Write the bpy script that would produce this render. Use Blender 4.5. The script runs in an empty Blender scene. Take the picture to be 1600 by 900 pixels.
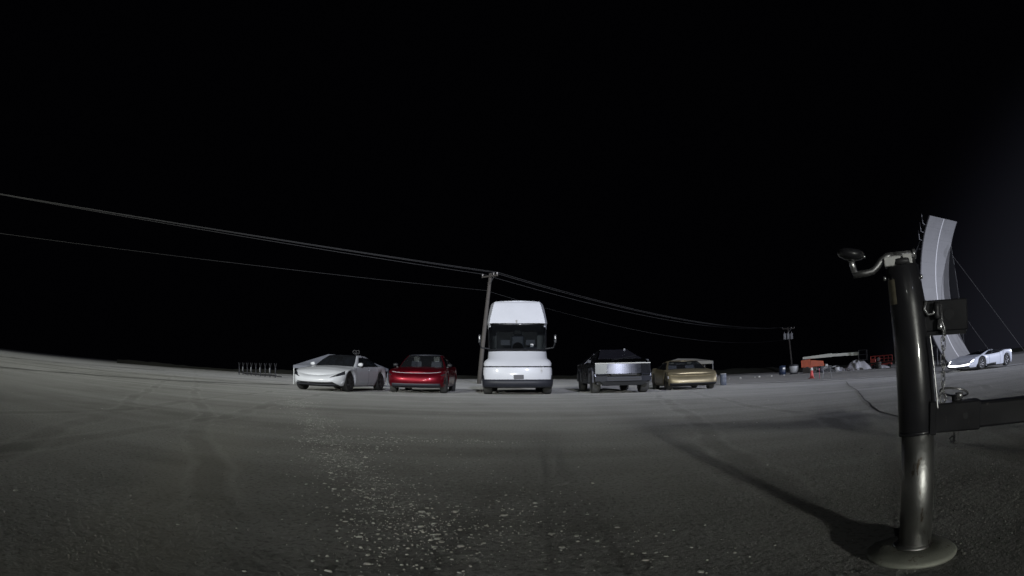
import bpy, math, random
import numpy as np
from mathutils import Vector, Matrix
random.seed(7)
R = math.radians
scene = bpy.context.scene
COL = scene.collection

# ------------------------------------------------------------------ camera
cam_data = bpy.data.cameras.new('camera')
cam_data.type = 'PANO'
cam_data.panorama_type = 'FISHEYE_EQUISOLID'
cam_data.fisheye_lens = 20.25
cam_data.fisheye_fov = math.pi
cam_data.sensor_width = 36.0
cam_data.sensor_fit = 'HORIZONTAL'
cam_data.clip_start = 0.02
cam_data.clip_end = 3000.0
cam = bpy.data.objects.new('camera', cam_data)
COL.objects.link(cam)
cam.location = (0, 0, 0.64)
cam.rotation_euler = (R(98.75), 0, 0)
scene.camera = cam

# ------------------------------------------------------------------ night sky
world = bpy.data.worlds.new('World')
scene.world = world
world.use_nodes = True
wn, wl = world.node_tree.nodes, world.node_tree.links
bg = wn['Background']
bg.inputs['Strength'].default_value = 1.0
# black night sky with pale haze glow painted into its colour, low at right
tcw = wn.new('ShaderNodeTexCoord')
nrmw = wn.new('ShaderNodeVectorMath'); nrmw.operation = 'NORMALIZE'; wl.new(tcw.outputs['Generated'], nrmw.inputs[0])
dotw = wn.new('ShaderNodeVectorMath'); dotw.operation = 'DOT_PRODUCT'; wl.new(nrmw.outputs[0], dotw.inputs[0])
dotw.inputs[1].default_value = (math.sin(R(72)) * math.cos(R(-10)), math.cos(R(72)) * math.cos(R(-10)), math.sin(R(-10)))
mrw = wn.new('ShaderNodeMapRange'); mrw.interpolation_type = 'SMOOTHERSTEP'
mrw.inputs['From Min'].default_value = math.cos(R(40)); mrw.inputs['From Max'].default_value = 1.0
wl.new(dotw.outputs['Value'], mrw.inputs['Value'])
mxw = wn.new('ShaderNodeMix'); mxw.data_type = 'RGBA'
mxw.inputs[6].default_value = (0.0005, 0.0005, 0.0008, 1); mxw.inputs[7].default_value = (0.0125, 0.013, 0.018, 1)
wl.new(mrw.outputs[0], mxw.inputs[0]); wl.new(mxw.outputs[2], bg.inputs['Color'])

# ------------------------------------------------------------------ floodlights
def flood(name, loc, target, power, colour, cone, blend, size):
    d = bpy.data.lights.new(name, 'SPOT')
    d.energy = power
    d.color = colour
    d.spot_size = R(cone)
    d.spot_blend = blend
    d.shadow_soft_size = size
    o = bpy.data.objects.new(name, d)
    COL.objects.link(o)
    o.location = loc
    o.rotation_euler = (Vector(target) - Vector(loc)).to_track_quat('-Z', 'Y').to_euler()
    return o
# a low light tower far behind the camera: its heads throw the long shadows of tripod and jack
for hx, hz, hp_ in ((-6.0, 6.5, 17000), (-3.6, 6.8, 40000), (-1.4, 7.1, 17000)):
    flood('floodlight', (hx, -80, hz), (hx - 2, 24, 2.2), hp_, (0.99, 1.0, 0.92), 46, 0.7, 0.5)
# two tall masts behind the camera with wide, flat beams that reach the far half of the yard
for mloc, mtgt, mpow, mcol, mcone in (((-44, -60, 31), (-48, 14, 0.0), 225000, (0.97, 1.0, 0.95), 37.6), ((13, -64, 32), (44, 84, 0.0), 190000, (0.80, 0.83, 1.0), 35)):
    mast = flood('floodlight', mloc, mtgt, mpow, mcol, mcone, 0.75, 0.9)
    mast.scale = (2.3, 1, 1)
# a light mast to the right, over the ramp
flood('floodlight', (90, 2, 18), (34, 35, 1.0), 140000, (0.82, 0.86, 1.0), 40, 0.45, 0.35)

scene.view_settings.view_transform = 'Standard'
scene.view_settings.look = 'None'
scene.view_settings.exposure = 0.0
scene.view_settings.gamma = 1.0
scene.cycles.use_denoising = True
scene.cycles.max_bounces = 6
scene.cycles.transparent_max_bounces = 12
scene.cycles.sample_clamp_indirect = 4.0
scene.cycles.volume_step_rate = 4.0
scene.cycles.volume_bounces = 0

# ------------------------------------------------------------------ materials
def mat(name, col, rough=0.5, metal=0.0, coat=0.0, var=0.12, vscale=6.0, bump=0.0, bscale=40.0, emit=None, estr=0.0, spec=0.5, aniso=0.0):
    m = bpy.data.materials.new(name)
    m.use_nodes = True
    n, l = m.node_tree.nodes, m.node_tree.links
    b = n['Principled BSDF']
    b.inputs['Roughness'].default_value = rough
    b.inputs['Metallic'].default_value = metal
    b.inputs['Coat Weight'].default_value = coat
    b.inputs['Coat Roughness'].default_value = 0.06
    b.inputs['Specular IOR Level'].default_value = spec
    b.inputs['Anisotropic'].default_value = aniso
    tc = n.new('ShaderNodeTexCoord')
    no = n.new('ShaderNodeTexNoise')
    no.inputs['Scale'].default_value = vscale
    no.inputs['Detail'].default_value = 5
    l.new(tc.outputs['Object'], no.inputs['Vector'])
    mx = n.new('ShaderNodeMix'); mx.data_type = 'RGBA'
    c = Vector(col)
    mx.inputs[6].default_value = (*(c * (1 - var)), 1)
    mx.inputs[7].default_value = (*[min(1, v) for v in (c * (1 + var))], 1)
    l.new(no.outputs['Fac'], mx.inputs[0])
    l.new(mx.outputs[2], b.inputs['Base Color'])
    rr = n.new('ShaderNodeMapRange')
    rr.inputs['To Min'].default_value = max(0.02, rough * 0.8)
    rr.inputs['To Max'].default_value = min(1, rough * 1.25)
    l.new(no.outputs['Fac'], rr.inputs['Value'])
    l.new(rr.outputs[0], b.inputs['Roughness'])
    if bump:
        n2 = n.new('ShaderNodeTexNoise')
        n2.inputs['Scale'].default_value = bscale
        n2.inputs['Detail'].default_value = 6
        l.new(tc.outputs['Object'], n2.inputs['Vector'])
        bp = n.new('ShaderNodeBump')
        bp.inputs['Strength'].default_value = bump
        bp.inputs['Distance'].default_value = 0.02
        l.new(n2.outputs['Fac'], bp.inputs['Height'])
        l.new(bp.outputs[0], b.inputs['Normal'])
    if emit:
        b.inputs['Emission Color'].default_value = (*emit, 1)
        b.inputs['Emission Strength'].default_value = estr
    return m

def glass(name, tint, rough=0.03, dust=0.22):
    m = bpy.data.materials.new(name)
    m.use_nodes = True
    n, l = m.node_tree.nodes, m.node_tree.links
    n.clear()
    out = n.new('ShaderNodeOutputMaterial')
    tr = n.new('ShaderNodeBsdfTransparent'); tr.inputs[0].default_value = (*tint, 1)
    gl = n.new('ShaderNodeBsdfGlossy'); gl.inputs['Roughness'].default_value = rough
    df = n.new('ShaderNodeBsdfDiffuse'); df.inputs[0].default_value = (0.075, 0.08, 0.09, 1)   # dust film
    fr = n.new('ShaderNodeFresnel'); fr.inputs[0].default_value = 1.5
    a = n.new('ShaderNodeMixShader'); a.inputs[0].default_value = dust
    b = n.new('ShaderNodeMixShader')
    l.new(tr.outputs[0], a.inputs[1]); l.new(df.outputs[0], a.inputs[2])
    ge = n.new('ShaderNodeNewGeometry')
    inv = n.new('ShaderNodeMath'); inv.operation = 'SUBTRACT'; inv.inputs[0].default_value = 1.0; l.new(ge.outputs['Backfacing'], inv.inputs[1])
    mu = n.new('ShaderNodeMath'); mu.operation = 'MULTIPLY'; l.new(fr.outputs[0], mu.inputs[0]); l.new(inv.outputs[0], mu.inputs[1])
    l.new(mu.outputs[0], b.inputs[0]); l.new(a.outputs[0], b.inputs[1]); l.new(gl.outputs[0], b.inputs[2])
    l.new(b.outputs[0], out.inputs[0])
    return m

M = dict(
    white=mat('white_paint', (0.80, 0.82, 0.86), 0.32, 0, 0.6, 0.05, 3),
    semi_white=mat('truck_white_paint', (0.79, 0.81, 0.87), 0.38, 0, 0.4, 0.06, 1.6),
    red=mat('red_paint', (0.21, 0.005, 0.016), 0.38, 0.65, 0.6, 0.12, 3),
    gold=mat('gold_paint', (0.36, 0.31, 0.20), 0.46, 0.75, 0.05, 0.12, 3),
    steel=mat('brushed_steel', (0.095, 0.098, 0.108), 0.27, 1.0, 0, 0.14, 5, 0, 120),
    hyper=mat('pearl_white_paint', (0.70, 0.74, 0.84), 0.35, 0, 0.6, 0.04, 3),
    glass=glass('car_glass', (0.16, 0.18, 0.20)),
    clearglass=glass('windscreen_glass', (0.62, 0.65, 0.67), 0.03, 0.16),
    semiglass=glass('cab_glass', (0.42, 0.45, 0.47), 0.03, 0.06),
    blackglass=mat('black_glass', (0.012, 0.013, 0.016), 0.10, 0, 0.5, 0.1),
    dustglass=mat('dusty_dark_glass', (0.022, 0.022, 0.030), 0.25, 0, 0.3, 0.25, 4),
    black=mat('black_plastic', (0.018, 0.019, 0.022), 0.5, 0, 0, 0.25, 12),
    bumperblack=mat('bumper_plastic', (0.026, 0.028, 0.038), 0.5, 0, 0, 0.3, 5),
    dgrey=mat('dark_grey_plastic', (0.055, 0.058, 0.072), 0.5, 0, 0, 0.2, 8),
    seat=mat('pale_seat_leather', (0.75, 0.77, 0.75), 0.6, 0, 0, 0.1),
    cabin=mat('dark_cabin_trim', (0.03, 0.032, 0.035), 0.7, 0, 0, 0.3),
    tyre=mat('tyre_rubber', (0.03, 0.03, 0.03), 0.75, 0, 0, 0.3, 20, 0.2, 60),
    dustytyre=mat('dusty_tyre_rubber', (0.085, 0.085, 0.083), 0.85, 0, 0, 0.35, 14, 0.2, 60),
    rim=mat('dark_alloy', (0.16, 0.16, 0.17), 0.35, 0.8, 0, 0.15),
    goldrim=mat('gold_wheel_cover', (0.16, 0.14, 0.09), 0.55, 0.5, 0, 0.2),
    lens=mat('dark_lamp_lens', (0.03, 0.032, 0.04), 0.12, 0, 0.6, 0.2),
    lightbar=mat('pale_light_bar', (0.55, 0.55, 0.58), 0.3, 0, 0.4, 0.05),
    lamp=mat('lit_headlamp', (0.9, 0.9, 0.9), 0.3, 0, 0, 0.02, 5, 0, 1, (0.95, 0.97, 1.0), 7.0),
    mirror=mat('chrome_mirror', (0.85, 0.85, 0.88), 0.12, 1.0),
    plate=mat('dull_number_plate', (0.10, 0.10, 0.115), 0.5, 0, 0, 0.3, 30),
    paper=mat('white_paper', (0.75, 0.75, 0.75), 0.8),
    wood=mat('weathered_wood', (0.11, 0.10, 0.09), 0.85, 0, 0, 0.35, 5, 0.3, 30),
    cable=mat('grey_cable', (0.07, 0.07, 0.07), 0.5),
    canister=mat('grey_transformer_paint', (0.42, 0.43, 0.44), 0.5, 0, 0, 0.15),
    insul=mat('pale_ceramic', (0.5, 0.48, 0.46), 0.3),
    canvas=mat('grey_canvas', (0.19, 0.20, 0.235), 0.85, 0, 0, 0.2, 4, 0.3, 25),
    canvas2=mat('dusty_canvas', (0.17, 0.165, 0.15), 0.85, 0, 0, 0.3, 4, 0.3, 25),
    galv=mat('galvanised_steel', (0.32, 0.33, 0.34), 0.42, 0.8, 0, 0.25, 12),
    dmetal=mat('dark_metal', (0.06, 0.06, 0.065), 0.5, 0.5, 0, 0.2),
    reflect=mat('white_reflector', (0.85, 0.85, 0.82), 0.4),
    blueplastic=mat('blue_grey_plastic', (0.09, 0.105, 0.14), 0.45, 0, 0, 0.2),
    navy=mat('navy_plastic', (0.03, 0.045, 0.085), 0.45, 0, 0, 0.2),
    tub=mat('dirty_white_plastic', (0.45, 0.46, 0.46), 0.5, 0, 0, 0.35, 5),
    orange=mat('orange_machine_paint', (0.42, 0.085, 0.035), 0.6, 0, 0, 0.35, 3),
    boom=mat('pale_boom_paint', (0.40, 0.41, 0.36), 0.5, 0, 0, 0.3, 2),
    redmachine=mat('red_machine_paint', (0.55, 0.09, 0.07), 0.5, 0, 0, 0.25, 4),
    tarp=mat('white_tarpaulin', (0.46, 0.46, 0.49), 0.6, 0, 0, 0.2, 3, 0.3, 8),
    cone=mat('orange_cone_rubber', (0.75, 0.12, 0.11), 0.6, 0, 0, 0.15, 8),
    pink=mat('faded_pink_stake', (0.50, 0.16, 0.20), 0.7),
    ramp=mat('pale_ramp_deck', (0.205, 0.205, 0.21), 0.7, 0, 0, 0.16, 1.3, 0.15, 20),
    rampline=mat('ramp_line_paint', (0.62, 0.62, 0.63), 0.7),
    stone=mat('white_stone', (0.7, 0.7, 0.66), 0.9, 0, 0, 0.15, 20),
    jackblack=mat('black_powder_coat', (0.024, 0.024, 0.028), 0.34, 0, 0.35, 0.3, 14, 0.012, 60),
    jackzinc=mat('zinc_plated_pipe', (0.44, 0.44, 0.43), 0.42, 0.95, 0, 0.35, 9, 0.06, 60),
    chrome=mat('bright_zinc', (0.62, 0.62, 0.64), 0.24, 0.82, 0, 0.15, 30),
    zincwhite=mat('white_zinc_casting', (0.80, 0.80, 0.80), 0.45, 0.15, 0, 0.1, 30),
    chainmetal=mat('dull_chain_steel', (0.30, 0.30, 0.31), 0.35, 0.8, 0, 0.2, 30),
    padplate=mat('dusty_zinc_plate', (0.40, 0.41, 0.355), 0.62, 0.25, 0, 0.25, 14, 0.10, 80),
    sticker=mat('faded_foil_sticker', (0.30, 0.27, 0.20), 0.5, 0, 0, 0.5, 60),
    chip=mat('pale_chip', (0.62, 0.62, 0.58), 0.85, 0, 0, 0.35, 30),
    gravel=mat('loose_gravel', (0.19, 0.19, 0.18), 0.9, 0, 0, 0.6, 45),
    tar=mat('old_tar', (0.045, 0.045, 0.045), 0.7, 0, 0, 0.4, 3, 0.3, 20),
    line=mat('faded_line_paint', (0.50, 0.50, 0.50), 0.8, 0, 0, 0.4, 9, 0.2, 30),
)

def scuff(m, col, amount, scale, stretch):
    """worn-through specks and scratches over a coat of paint"""
    n, l = m.node_tree.nodes, m.node_tree.links
    b = n['Principled BSDF']
    tc = n.new('ShaderNodeTexCoord'); mp = n.new('ShaderNodeMapping'); mp.inputs['Scale'].default_value = stretch
    l.new(tc.outputs['Object'], mp.inputs['Vector'])
    t = n.new('ShaderNodeTexNoise'); t.inputs['Scale'].default_value = scale; t.inputs['Detail'].default_value = 8; t.inputs['Roughness'].default_value = 0.7
    l.new(mp.outputs[0], t.inputs['Vector'])
    r = n.new('ShaderNodeMapRange'); r.inputs['From Min'].default_value = amount; r.inputs['From Max'].default_value = amount + 0.05
    l.new(t.outputs['Fac'], r.inputs['Value'])
    src = b.inputs['Base Color'].links[0].from_socket
    mx = n.new('ShaderNodeMix'); mx.data_type = 'RGBA'; mx.inputs[7].default_value = (*col, 1)
    l.new(r.outputs[0], mx.inputs[0]); l.new(src, mx.inputs[6]); l.new(mx.outputs[2], b.inputs['Base Color'])
scuff(M['jackblack'], (0.13, 0.12, 0.11), 0.64, 30, (1, 1, 0.25))
scuff(M['jackzinc'], (0.16, 0.13, 0.10), 0.60, 22, (1, 1, 0.3))
scuff(M['padplate'], (0.24, 0.22, 0.18), 0.60, 24, (1, 1, 1))
scuff(M['semi_white'], (0.42, 0.41, 0.39), 0.66, 2.2, (1, 1, 0.25))
scuff(M['ramp'], (0.16, 0.16, 0.16), 0.60, 0.8, (1, 1, 0.3))

# ------------------------------------------------------------------ mesh helpers
def mesh_obj(name, verts, faces, material, parent=None, smooth=False):
    me = bpy.data.meshes.new(name)
    me.from_pydata([tuple(v) for v in verts], [], faces)
    me.validate()
    if smooth:
        me.polygons.foreach_set('use_smooth', [True] * len(me.polygons))
    me.materials.append(M[material] if isinstance(material, str) else material)
    o = bpy.data.objects.new(name, me)
    COL.objects.link(o)
    if parent is not None:
        o.parent = parent
    return o

def tag(o, label, cat, group=None):
    o['label'] = label; o['category'] = cat
    if group: o['group'] = group
    return o

def thing(name, label, cat, loc=(0, 0, 0), rz=0.0, group=None):
    o = bpy.data.objects.new(name, None)
    o.empty_display_size = 0.2
    COL.objects.link(o)
    o.location = loc; o.rotation_euler = (0, 0, rz)
    return tag(o, label, cat, group)

def sub(name, parent, loc=(0, 0, 0)):
    o = bpy.data.objects.new(name, None)
    o.empty_display_size = 0.1
    COL.objects.link(o); o.parent = parent; o.location = loc
    return o

def copy_tree(o, parent=None):
    c = o.copy(); COL.objects.link(c); c.parent = parent
    for ch in list(o.children): copy_tree(ch, c)
    return c

class MB:
    def __init__(self): self.v = []; self.f = []
    def add(self, vs, fs):
        k = len(self.v); self.v += [Vector(v) for v in vs]; self.f += [tuple(i + k for i in f) for f in fs]; return self
    def box(self, x0, x1, y0, y1, z0, z1, bev=0.0):
        if bev <= 0:
            vs = [(x, y, z) for z in (z0, z1) for y in (y0, y1) for x in (x0, x1)]
            return self.add(vs, [(0, 2, 3, 1), (4, 5, 7, 6), (0, 1, 5, 4), (2, 6, 7, 3), (0, 4, 6, 2), (1, 3, 7, 5)])
        b = bev; rings = []
        def rect(z, i):
            return [(x0 + i + b, y0 + i, z), (x1 - i - b, y0 + i, z), (x1 - i, y0 + i + b, z), (x1 - i, y1 - i - b, z), (x1 - i - b, y1 - i, z), (x0 + i + b, y1 - i, z), (x0 + i, y1 - i - b, z), (x0 + i, y0 + i + b, z)]
        vs = rect(z0, b * .7) + rect(z0 + b, 0) + rect(z1 - b, 0) + rect(z1, b * .7)
        fs = [tuple(range(7, -1, -1)), tuple(range(24, 32))]
        for r in range(3):
            for i in range(8):
                j = (i + 1) % 8
                fs.append((r * 8 + i, r * 8 + j, r * 8 + 8 + j, r * 8 + 8 + i))
        return self.add(vs, fs)
    def hexa(self, p):      # eight points: bottom loop 0-3, top loop 4-7
        return self.add(p, [(3, 2, 1, 0), (4, 5, 6, 7), (0, 1, 5, 4), (1, 2, 6, 5), (2, 3, 7, 6), (3, 0, 4, 7)])
    def tube(self, path, rad, n=8, caps=True):
        path = [Vector(p) for p in path]
        rads = rad if isinstance(rad, (list, tuple)) else [rad] * len(path)
        up = Vector((0, 0, 1)); vs = []
        prev = None
        for i, p in enumerate(path):
            t = (path[min(i + 1, len(path) - 1)] - path[max(i - 1, 0)]).normalized()
            if prev is None:
                a = up if abs(t.z) < 0.9 else Vector((1, 0, 0))
                u = t.cross(a).normalized()
            else:
                u = (prev - t * prev.dot(t)).normalized()
            prev = u; w = t.cross(u)
            for k in range(n):
                an = 2 * math.pi * k / n
                vs.append(p + (u * math.cos(an) + w * math.sin(an)) * rads[i])
        fs = []
        for i in range(len(path) - 1):
            for k in range(n):
                j = (k + 1) % n
                fs.append((i * n + k, i * n + j, (i + 1) * n + j, (i + 1) * n + k))
        if caps:
            fs.append(tuple(range(n - 1, -1, -1))); fs.append(tuple(range((len(path) - 1) * n, len(path) * n)))
        return self.add(vs, fs)
    def lathe(self, prof, n=24, axis='z', at=(0, 0, 0)):      # prof: (radius, height)
        vs = []; fs = []; at = Vector(at)
        for r, h in prof:
            for k in range(n):
                a = 2 * math.pi * k / n
                c, s = r * math.cos(a), r * math.sin(a)
                vs.append(at + (Vector((c, s, h)) if axis == 'z' else Vector((h, c, s)) if axis == 'x' else Vector((c, h, s))))
        for i in range(len(prof) - 1):
            for k in range(n):
                j = (k + 1) % n
                fs.append((i * n + k, i * n + j, (i + 1) * n + j, (i + 1) * n + k))
        if prof[0][0] > 1e-4: fs.append(tuple(range(n - 1, -1, -1)))
        if prof[-1][0] > 1e-4: fs.append(tuple(range((len(prof) - 1) * n, len(prof) * n)))
        return self.add(vs, fs)
    def build(self, name, material, parent=None, smooth=False):
        return mesh_obj(name, self.v, self.f, material, parent, smooth)

# ------------------------------------------------------------------ ground
def tz(x, y):
    return -0.32 * np.exp(-((x - 27) / 14) ** 2 - ((y - 20) / 13) ** 2)

def hash2(ix, iy, seed):
    h = (ix.astype(np.int64) * 374761393 + iy.astype(np.int64) * 668265263 + seed * 974711) & 0x7fffffff
    h = ((h ^ (h >> 13)) * 1274126177) & 0x7fffffff
    return ((h ^ (h >> 16)) & 0xffff) / 65535.0
def vnoise(x, y, seed):
    ix = np.floor(x); iy = np.floor(y); fx = x - ix; fy = y - iy
    fx = fx * fx * (3 - 2 * fx); fy = fy * fy * (3 - 2 * fy)
    a = hash2(ix, iy, seed); b = hash2(ix + 1, iy, seed); c = hash2(ix, iy + 1, seed); d = hash2(ix + 1, iy + 1, seed)
    return (a + (b - a) * fx) * (1 - fy) + (c + (d - c) * fx) * fy - 0.5

def graded(lo, hi, c0, c1, fine, grow, top):
    xs = list(np.arange(c0, c1, fine)); s = fine; x = xs[-1]
    while x < hi:
        s = min(s * grow, top); x += s; xs.append(x)
    s = fine; x = c0; pre = []
    while x > lo:
        s = min(s * grow, top); x -= s; pre.append(x)
    return np.array(pre[::-1] + xs)
gx = graded(-420, 420, -2.3, 2.3, 0.0100, 1.011, 14)
gy = graded(-110, 700, 1.3, 3.6, 0.0095, 1.0095, 14)
X, Y = np.meshgrid(gx, gy)
SP = np.maximum(np.gradient(gx)[None, :] + 0 * Y, np.gradient(gy)[:, None] + 0 * X)
Z = tz(X, Y)
for wl_, amp, seed in ((0.019, 0.0010, 1), (0.034, 0.0010, 2), (0.5, 0.0012, 4), (2.4, 0.010, 5), (9.0, 0.03, 6)):
    fade = np.clip(1.6 - SP / (wl_ * 0.45), 0, 1)
    far = np.clip((np.hypot(X, Y) - 3) / 30, 0, 1) if wl_ > 1 else 1
    Z = Z + amp * fade * far * vnoise(X / wl_ + 31.7, Y / wl_ + 11.3, seed) * 2 * (0.6 if wl_ > 1 else 1)
nx, ny = len(gx), len(gy)
co = np.stack([X, Y, Z], -1).reshape(-1, 3).astype(np.float32)
idx = np.arange(nx * ny, dtype=np.int32).reshape(ny, nx)
quads = np.stack([idx[:-1, :-1], idx[:-1, 1:], idx[1:, 1:], idx[1:, :-1]], -1).reshape(-1, 4)
gm = bpy.data.meshes.new('ground')
gm.vertices.add(len(co)); gm.vertices.foreach_set('co', co.ravel())
gm.loops.add(quads.size); gm.loops.foreach_set('vertex_index', quads.ravel())
gm.polygons.add(len(quads)); gm.polygons.foreach_set('loop_start', np.arange(0, quads.size, 4, dtype=np.int32))
gm.polygons.foreach_set('use_smooth', np.ones(len(quads), bool))
gm.update(calc_edges=True)
ground = bpy.data.objects.new('ground', gm)
COL.objects.link(ground)
ground['kind'] = 'structure'

def ground_material():
    m = bpy.data.materials.new('dusty_tarmac')
    m.use_nodes = True
    n, l = m.node_tree.nodes, m.node_tree.links
    b = n['Principled BSDF']
    geo = n.new('ShaderNodeNewGeometry')
    def noise(scale, detail=5, mapping=None, rough=0.55):
        t = n.new('ShaderNodeTexNoise'); t.inputs['Scale'].default_value = scale; t.inputs['Detail'].default_value = detail; t.inputs['Roughness'].default_value = rough
        src = geo.outputs['Position']
        if mapping:
            mp = n.new('ShaderNodeMapping'); mp.inputs['Scale'].default_value = mapping; l.new(src, mp.inputs['Vector']); src = mp.outputs[0]
        l.new(src, t.inputs['Vector']); return t.outputs['Fac']
    def math_(op, a, b_=None, c=None, clamp=False):
        t = n.new('ShaderNodeMath'); t.operation = op; t.use_clamp = clamp
        for i, v in enumerate((a, b_, c)):
            if v is None: continue
            if isinstance(v, (int, float)): t.inputs[i].default_value = v
            else: l.new(v, t.inputs[i])
        return t.outputs[0]
    def ramp(v, a, b_, t0=0.0, t1=1.0):
        t = n.new('ShaderNodeMapRange'); t.interpolation_type = 'SMOOTHSTEP'
        t.inputs['From Min'].default_value = a; t.inputs['From Max'].default_value = b_
        t.inputs['To Min'].default_value = t0; t.inputs['To Max'].default_value = t1
        l.new(v, t.inputs['Value']); return t.outputs[0]
    def mixc(f, a, b_):
        t = n.new('ShaderNodeMix'); t.data_type = 'RGBA'
        if isinstance(f, float): t.inputs[0].default_value = f
        else: l.new(f, t.inputs[0])
        for i, v in ((6, a), (7, b_)):
            if isinstance(v, tuple): t.inputs[i].default_value = (*v, 1)
            else: l.new(v, t.inputs[i])
        return t.outputs[2]
    sep = n.new('ShaderNodeSeparateXYZ'); l.new(geo.outputs['Position'], sep.inputs[0])
    px, py = sep.outputs['X'], sep.outputs['Y']
    big = noise(0.22, 6)
    mid = noise(1.7, 6)
    grain = noise(38, 4)
    streak = noise(1.0, 6, (0.10, 0.9, 1.0))
    col = mixc(ramp(big, 0.35, 0.65), (0.20, 0.20, 0.19), (0.27, 0.27, 0.26))
    col = mixc(ramp(mid, 0.35, 0.7, 0.0, 0.6), col, (0.29, 0.29, 0.28))
    col = mixc(ramp(streak, 0.40, 0.70, 0.0, 0.6), col, (0.36, 0.36, 0.35))
    col = mixc(ramp(streak, 0.44, 0.28, 0.0, 0.5), col, (0.17, 0.17, 0.165))
    col = mixc(ramp(grain, 0.50, 0.36, 0.0, 0.55), col, (0.10, 0.10, 0.096))
    # wheel-worn dark lanes and pale seams running across the yard on the left
    for off, wd, c, k in ((0.0, 0.45, (0.05, 0.05, 0.05), 0.7), (9.0, 0.5, (0.055, 0.055, 0.055), 0.6), (-6.0, 0.35, (0.07, 0.07, 0.07), 0.5), (4.5, 0.9, (0.30, 0.30, 0.30), 0.5)):
        d = math_('ABSOLUTE', math_('SUBTRACT', math_('ADD', py, math_('MULTIPLY', math_('SUBTRACT', mid, 0.5), 1.2)), math_('ADD', math_('MULTIPLY', px, 0.16), 27.0 + off)))
        msk = math_('MULTIPLY', ramp(d, wd, wd * 0.35), ramp(px, -4, -14))
        col = mixc(math_('MULTIPLY', msk, k), col, c)
    # pale chips: a scattered trail crossing the foreground, more along one seam, a few anywhere
    vor = n.new('ShaderNodeTexVoronoi'); vor.inputs['Scale'].default_value = 40; vor.feature = 'F1'
    dst = n.new('ShaderNodeMapping'); dst.inputs['Scale'].default_value = (1.0, 0.75, 1); l.new(geo.outputs['Position'], dst.inputs['Vector'])
    wob = n.new('ShaderNodeTexNoise'); wob.inputs['Scale'].default_value = 40
    l.new(geo.outputs['Position'], wob.inputs['Vector'])
    av = n.new('ShaderNodeVectorMath'); av.operation = 'MULTIPLY_ADD'; l.new(wob.outputs['Color'], av.inputs[0]); av.inputs[1].default_value = (0.06, 0.035, 0.0); l.new(dst.outputs[0], av.inputs[2])
    l.new(av.outputs[0], vor.inputs['Vector'])
    tr = math_('SUBTRACT', math_('ADD', px, math_('MULTIPLY', py, 0.45)), 0.60)
    tr = math_('ADD', tr, math_('MULTIPLY', math_('SUBTRACT', mid, 0.5), 0.8))
    band = math_('MULTIPLY', ramp(math_('ABSOLUTE', tr), 0.52, 0.02), ramp(py, 16, 9))
    band2 = math_('MULTIPLY', ramp(math_('ABSOLUTE', math_('SUBTRACT', tr, 0.45)), 0.62, 0.05, 0, 0.72), ramp(py, 6.5, 3.5))
    seam = math_('MULTIPLY', ramp(math_('ABSOLUTE', math_('SUBTRACT', math_('ADD', py, math_('MULTIPLY', mid, 0.6)), 6.1)), 0.5, 0.1, 0, 0.75), math_('MULTIPLY', ramp(px, -4.5, -3), ramp(px, 0.5, -0.6)))
    any_ = ramp(noise(0.9, 3), 0.54, 0.72, 0.0, 0.62)
    dens = math_('MAXIMUM', math_('MAXIMUM', band, band2), math_('MAXIMUM', seam, any_))
    thr = math_('MULTIPLY', dens, math_('MULTIPLY', ramp(noise(7, 3), 0.32, 0.66), 0.60))
    chip = ramp(math_('SUBTRACT', thr, vor.outputs['Distance']), -0.02, 0.05)
    col = mixc(math_('MULTIPLY', chip, 0.30), col, (0.60, 0.60, 0.57))
    col = mixc(math_('MULTIPLY', ramp(math_('ABSOLUTE', math_('ADD', tr, 1.15)), 0.55, 0.1), math_('MULTIPLY', ramp(py, 7, 3), 0.35)), col, (0.33, 0.32, 0.28))
    # faint tyre tracks: paired darker lanes with a scuffed pale edge
    brk = ramp(noise(0.8, 4), 0.30, 0.62)
    for a_, c_, w_ in ((0.62, 0.05, 0.13), (0.62, -1.45, 0.13), (0.18, -2.6, 0.12), (0.18, -4.1, 0.12), (-0.20, 0.9, 0.12), (-0.20, 2.4, 0.12), (-0.75, 1.5, 0.14), (-0.75, 3.1, 0.14)):
        e = math_('SUBTRACT', math_('ADD', math_('ADD', px, math_('MULTIPLY', math_('SUBTRACT', big, 0.5), 1.6)), math_('MULTIPLY', py, a_)), c_)
        ae_ = math_('ABSOLUTE', e)
        col = mixc(math_('MULTIPLY', math_('MULTIPLY', ramp(ae_, w_, w_ * 0.55), brk), 0.30), col, (0.115, 0.115, 0.108))
        col = mixc(math_('MULTIPLY', math_('MULTIPLY', ramp(math_('ABSOLUTE', math_('SUBTRACT', ae_, w_ * 1.3)), w_ * 0.4, 0.0), brk), 0.30), col, (0.38, 0.38, 0.36))
    # coarse dirt beyond the pale line on the right
    side = math_('SUBTRACT', math_('ADD', math_('MULTIPLY', px, 0.37), py), 32.9)
    dirt = ramp(math_('ADD', side, math_('MULTIPLY', mid, 0.5)), -0.2, 0.6)
    dirt = math_('MULTIPLY', dirt, ramp(px, 7, 11))
    col = mixc(math_('MULTIPLY', dirt, 0.85), col, mixc(mid, (0.13, 0.13, 0.125), (0.20, 0.195, 0.185)))
    l.new(col, b.inputs['Base Color'])
    b.inputs['Roughness'].default_value = 0.9
    b.inputs['Diffuse Roughness'].default_value = 1.0
    b.inputs['Specular IOR Level'].default_value = 0.25
    h1 = noise(70, 5, None, 0.6)
    h2 = noise(17, 4, None, 0.6)
    hh = math_('ADD', math_('MULTIPLY', h1, 0.5), math_('MULTIPLY', h2, 0.18))
    bp = n.new('ShaderNodeBump'); bp.inputs['Strength'].default_value = 0.6; bp.inputs['Distance'].default_value = 0.02
    l.new(hh, bp.inputs['Height']); l.new(bp.outputs[0], b.inputs['Normal'])
    return m
gm.materials.append(ground_material())

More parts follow.
